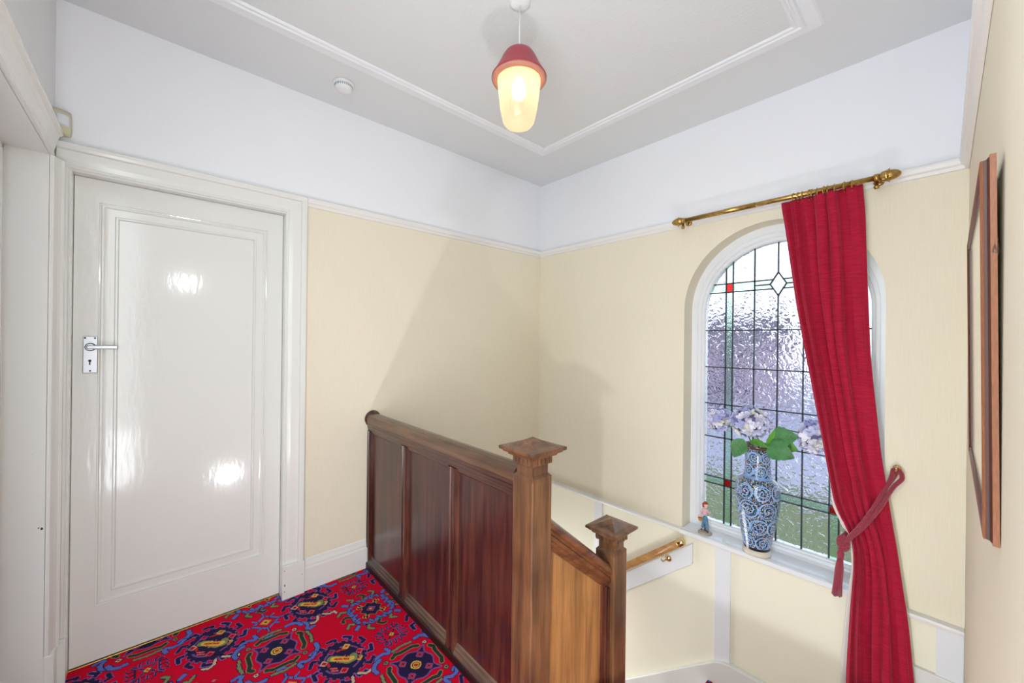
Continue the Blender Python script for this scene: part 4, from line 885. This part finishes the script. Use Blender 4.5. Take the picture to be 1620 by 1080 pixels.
def leaf(parent, base, tip, width, bend, nrm, M):
    base, tip = Vector(base), Vector(tip); d = (tip-base); L = d.length; d.normalize(); nrm = Vector(nrm); nrm = (nrm-d*nrm.dot(d)).normalized(); sd = d.cross(nrm)
    vs, fs = [], []; n1, n2 = 12, 6
    for i in range(n1+1):
        t = i/n1; w = width*(math.sin(math.pi*min(t*1.0, 1)**0.75)**0.8 if 0 < t < 1 else 0.02)*(1+0.05*math.sin(i*2.9))
        for j in range(n2+1):
            s_ = j/n2*2-1; vs.append(base+d*L*t+sd*w*s_+nrm*(bend*math.sin(math.pi*t)+0.25*w*abs(s_)-0.012*t*t+0.0025*math.sin(t*26+abs(s_)*3)*abs(s_)))
    for i in range(n1):
        for j in range(n2): a_ = i*(n2+1)+j; fs.append((a_, a_+1, a_+n2+2, a_+n2+1))
    lf = pyd('leaf', vs, fs, M, parent, True, False)
    if width > 0.035:
        vp_ = lambda t, s_: vs[min(n1, max(0, int(round(t*n1))))*(n2+1)+int(round((s_+1)/2*n2))]-nrm*-0.0008
        parts = [tube_data([vp_(i/n1, 0) for i in range(n1+1)], [0.0012*(1-0.7*i/n1) for i in range(n1+1)], 5)]
        for k in (2, 4, 6, 8):
            for sg in (-1, 1): parts.append(tube_data([vp_(k/n1, 0), vp_((k+1)/n1, sg*0.34), vp_((k+2)/n1, sg*0.67)], [0.0009, 0.0007, 0.0004], 4))
        pyd('leaf_veins', *merge(parts), M_vein, lf, True, False)
    return lf
def hydrangea(label, c, rad, nfl, seed, stem, sq=(1, 1, 0.85)):
    rg = random.Random(seed); t = empty('hydrangea', stem[0], label, 'flower'); c = Vector(c)
    tube('stem', stem+[tuple(c)], 0.0035, M_stem, t, 8)
    hd_ = pyd('flower_head', *lathe_data([(0.0, -0.55*rad), (0.4*rad, -0.4*rad), (0.58*rad, 0), (0.45*rad, 0.35*rad), (0.0, 0.52*rad)], 14, tuple(c)), mat('flower_core', (140, 140, 190), 0.8), t, True)
    for i in range(nfl):
        z = 1-2*(i+0.5)/nfl; ph = i*2.39996; r_ = math.sqrt(1-z*z); n_v = Vector((r_*math.cos(ph), r_*math.sin(ph), z)); n_v += Vector((rg.uniform(-.15, .15), rg.uniform(-.15, .15), rg.uniform(-.15, .15))); n_v.normalize()
        P = c+Vector((n_v.x*sq[0], n_v.y*sq[1], n_v.z*sq[2]))*(rad*rg.uniform(0.80, 0.98)-0.012)
        k = rg.random(); me = fl_me[0 if k < .30 else 1 if k < .66 else 2 if k < .90 else 3]
        o = bpy.data.objects.new('floret', me); COL.objects.link(o); o.parent = hd_
        s_ = rg.uniform(0.9, 1.25); q_ = n_v.to_track_quat('Z', 'Y') @ Matrix.Rotation(rg.uniform(0, 1.57), 3, 'Z').to_quaternion() @ Matrix.Rotation(rg.uniform(-.45, .45), 3, 'X').to_quaternion()
        o.matrix_basis = Matrix.LocRotScale(P-Vector((0, 0, 0)), q_, (s_, s_, s_))
        o.matrix_parent_inverse = Matrix.Identity(4)
    # the head object's own frame is the world frame (its parent inverse is set), so florets sit in place
    return t
VT = (VX, VY, VZ+0.50)
h1 = hydrangea('pale lilac hydrangea head nearest the figurine side of the blue vase', (1.412, 0.020, 0.900), 0.070, 52, 1, [VT, (VX-0.05, VY, 0.845), (1.47, 0.02, 0.87)], (0.9, 0.9, 1.15))
h2 = hydrangea('largest lavender hydrangea head directly above the mouth of the blue vase', (1.572, 0.005, 0.915), 0.098, 92, 2, [(VX+0.01, VY, VZ+0.50), (VX, VY, 0.83)], (1.1, 0.95, 0.86))
h3 = hydrangea('lavender hydrangea head drooping away from the vase beside the red curtain', (1.845, 0.015, 0.885), 0.078, 62, 3, [(VX+0.02, VY, VZ+0.50), (VX+0.06, VY-0.01, 0.86), (1.76, 0.0, 0.90)], (0.88, 0.9, 1.12))
def A3(x, y, Y): return at(x, y, 1, Y)
leaf(h1, A3(1176, 694, -0.05), A3(1160, 723, -0.075), 0.040, 0.004, (0.2, -1, 0.25), M_leaf)
leaf(h2, A3(1186, 697, -0.055), A3(1214, 706, -0.085), 0.022, 0.004, (0.2, -0.7, 0.7), M_leaf2)
leaf(h2, A3(1218, 712, -0.045), A3(1232, 676, -0.055), 0.030, 0.004, (0.4, -1, 0.1), M_leaf2)
leaf(h3, A3(1222, 694, -0.05), A3(1262, 690, -0.06), 0.052, 0.008, (0.1, -1, 0.5), M_leaf)
leaf(h3, A3(1228, 700, -0.03), A3(1262, 712, -0.03), 0.036, 0.004, (0.0, -1, 0.2), M_leaf2)
leaf(h3, A3(1214, 706, -0.07), A3(1256, 724, -0.09), 0.050, 0.008, (0.0, -1, 0.4), M_leaf)
# ------------------------------------------------------------------ figurine
FX, FY, FZ = 1.335, 0.030, SZ+0.025
fg = empty('figurine', (FX, FY, FZ), 'small painted figurine of a red-haired child with a basket on the window sill', 'figurine')
def skin(name, joints, edges, M, sub=2):
    me = bpy.data.meshes.new(name); me.from_pydata([(FX+x, FY+y, FZ+z) for x, y, z, r in joints], edges, []); o = link(name, me, M, fg)
    o.modifiers.new('skin', 'SKIN'); 
    for v, j in zip(me.skin_vertices[0].data, joints): v.radius = (j[3], j[3])
    me.skin_vertices[0].data[0].use_root = True
    s_ = o.modifiers.new('sub', 'SUBSURF'); s_.levels = sub; s_.render_levels = sub; me.materials[0] = M
    dg = bpy.context.evaluated_depsgraph_get(); m2 = bpy.data.meshes.new_from_object(o.evaluated_get(dg)); o.modifiers.clear(); o.data = m2
    for p in m2.polygons: p.use_smooth = True
    return o
pyd('rock_base', *lathe_data([(0.0, 0.0), (0.036, 0.0), (0.038, 0.004), (0.034, 0.009), (0.020, 0.012), (0.0, 0.014)], 20, (FX, FY, FZ)), mat('plaster_base', (176, 164, 148), 0.6, var=0.3, vscale=90), fg, True)
M_jean = mat('painted_denim', (92, 134, 166), 0.5, var=0.2, vscale=120); M_shirt = mat('painted_pink', (222, 178, 186), 0.5); M_fskin = mat('painted_skin', (232, 196, 168), 0.5); M_hair = mat('painted_red_hair', (170, 62, 48), 0.5); M_shoe = mat('painted_brown', (96, 68, 54), 0.5); M_bask = mat('painted_basket', (206, 134, 70), 0.55)
skin('trousers', [(0, 0, 0.093, 0.014), (-0.008, 0.0, 0.070, 0.0105), (-0.012, 0.004, 0.045, 0.0085), (-0.018, 0.006, 0.022, 0.008), (0.009, -0.002, 0.068, 0.0105), (0.014, -0.008, 0.042, 0.009), (0.016, -0.006, 0.022, 0.0085), (0, 0, 0.103, 0.012)], [(0, 1), (1, 2), (2, 3), (0, 4), (4, 5), (5, 6), (0, 7)], M_jean)
skin('shirt', [(0, 0, 0.100, 0.0125), (0, 0, 0.118, 0.0135), (0.001, 0, 0.136, 0.012), (0.003, 0, 0.146, 0.005), (-0.014, 0, 0.134, 0.006), (-0.020, -0.004, 0.118, 0.0055), (-0.018, -0.012, 0.104, 0.005), (0.014, 0, 0.134, 0.006), (0.022, -0.004, 0.124, 0.0055), (0.028, -0.010, 0.128, 0.0045)], [(0, 1), (1, 2), (2, 3), (2, 4), (4, 5), (5, 6), (2, 7), (7, 8), (8, 9)], M_shirt)
skin('head', [(0.004, 0, 0.146, 0.005), (0.005, -0.001, 0.154, 0.010), (0.006, -0.002, 0.164, 0.0125), (0.006, -0.001, 0.172, 0.010)], [(0, 1), (1, 2), (2, 3)], M_fskin)
skin('hands', [(0.030, -0.012, 0.129, 0.0045), (0.036, -0.014, 0.135, 0.0035)], [(0, 1)], M_fskin)
skin('hair', [(0.000, 0.003, 0.160, 0.0115), (-0.001, 0.003, 0.170, 0.0135), (0.004, 0.0, 0.180, 0.0105), (-0.010, 0.006, 0.158, 0.007), (0.008, -0.006, 0.178, 0.006)], [(0, 1), (1, 2), (0, 3), (2, 4)], M_hair)
skin('shoes', [(-0.018, 0.006, 0.016, 0.007), (-0.022, -0.006, 0.014, 0.006)], [(0, 1)], M_shoe); skin('shoes', [(0.016, -0.006, 0.016, 0.007), (0.024, -0.016, 0.014, 0.006)], [(0, 1)], M_shoe)
skin('tree_stump', [(0.002, 0.006, 0.006, 0.012), (0.002, 0.006, 0.030, 0.008), (0.0, 0.004, 0.050, 0.006)], [(0, 1), (1, 2)], M_shoe)
pyd('basket', *merge([lathe_data([(0.0, 0.070), (0.009, 0.070), (0.013, 0.086), (0.0125, 0.087), (0.009, 0.076), (0, 0.075)], 16, (FX-0.022, FY-0.014, FZ)), torus_data((0, 0, 0), 0.012, 0.0013)[:0] or tube_data([(FX-0.022+0.0125*math.cos(a), FY-0.014, FZ+0.086+0.018*math.sin(a)) for a in np.linspace(0, math.pi, 9)], 0.0012, 6)]), M_bask, fg, True)
# ------------------------------------------------------------------ beyond the glass
M_grass = mat('lawn', (98, 106, 74), 0.9, var=0.3, vscale=2); M_road = mat('asphalt', (146, 144, 160), 0.9, var=0.1, vscale=1)
tag(box('lawn', (-30, 0.6, -3.3), (12, 12.5, -3.2), M_grass), kind='structure'); tag(box('road', (-60, 12.5, -3.3), (20, 26, -3.22), M_road), kind='structure')
tag(box('far_lawn', (-80, 26, -3.3), (40, 60, -3.2), M_road), kind='structure')
M_hw = [mat('render_wall_%d' % i, c, 0.9) for i, c in enumerate(((162, 144, 158), (180, 172, 190), (136, 116, 128)))]; M_roof = mat('slate_roof', (84, 76, 92), 0.8)
M_win = mat('dark_window', (70, 76, 92), 0.1)
labs = ['grey rendered house with slate roof across the road, nearest the vase side of the window', 'paler rendered house with slate roof in the middle of the row across the road', 'brownish house with slate roof at the far end of the row across the road']
for i, (x, mw) in enumerate(((-10, 0), (-19.5, 1), (-30, 2))):
    hs_ = empty('house', (x, 30, -3.2), labs[i], 'house', 'houses across the road')
    box('walls', (x-4.2, 27, -3.2), (x+4.2, 35, 1.6), M_hw[mw], hs_)
    prism('roof', [(26.6, 1.6), (35.4, 1.6), (31, 3.6)], lambda u, v, h: (h, u, v), x-4.4, x+4.4, M_roof, hs_)
    for wx in (-2.4, 2.2):
        for wz in (-2.2, 0.0): box('window', (x+wx-0.8, 26.95, wz), (x+wx+0.8, 27.02, wz+1.1), M_win, hs_)
    box('front_door', (x-0.5, 26.95, -3.2), (x+0.5, 27.02, -1.1), M_win, hs_)
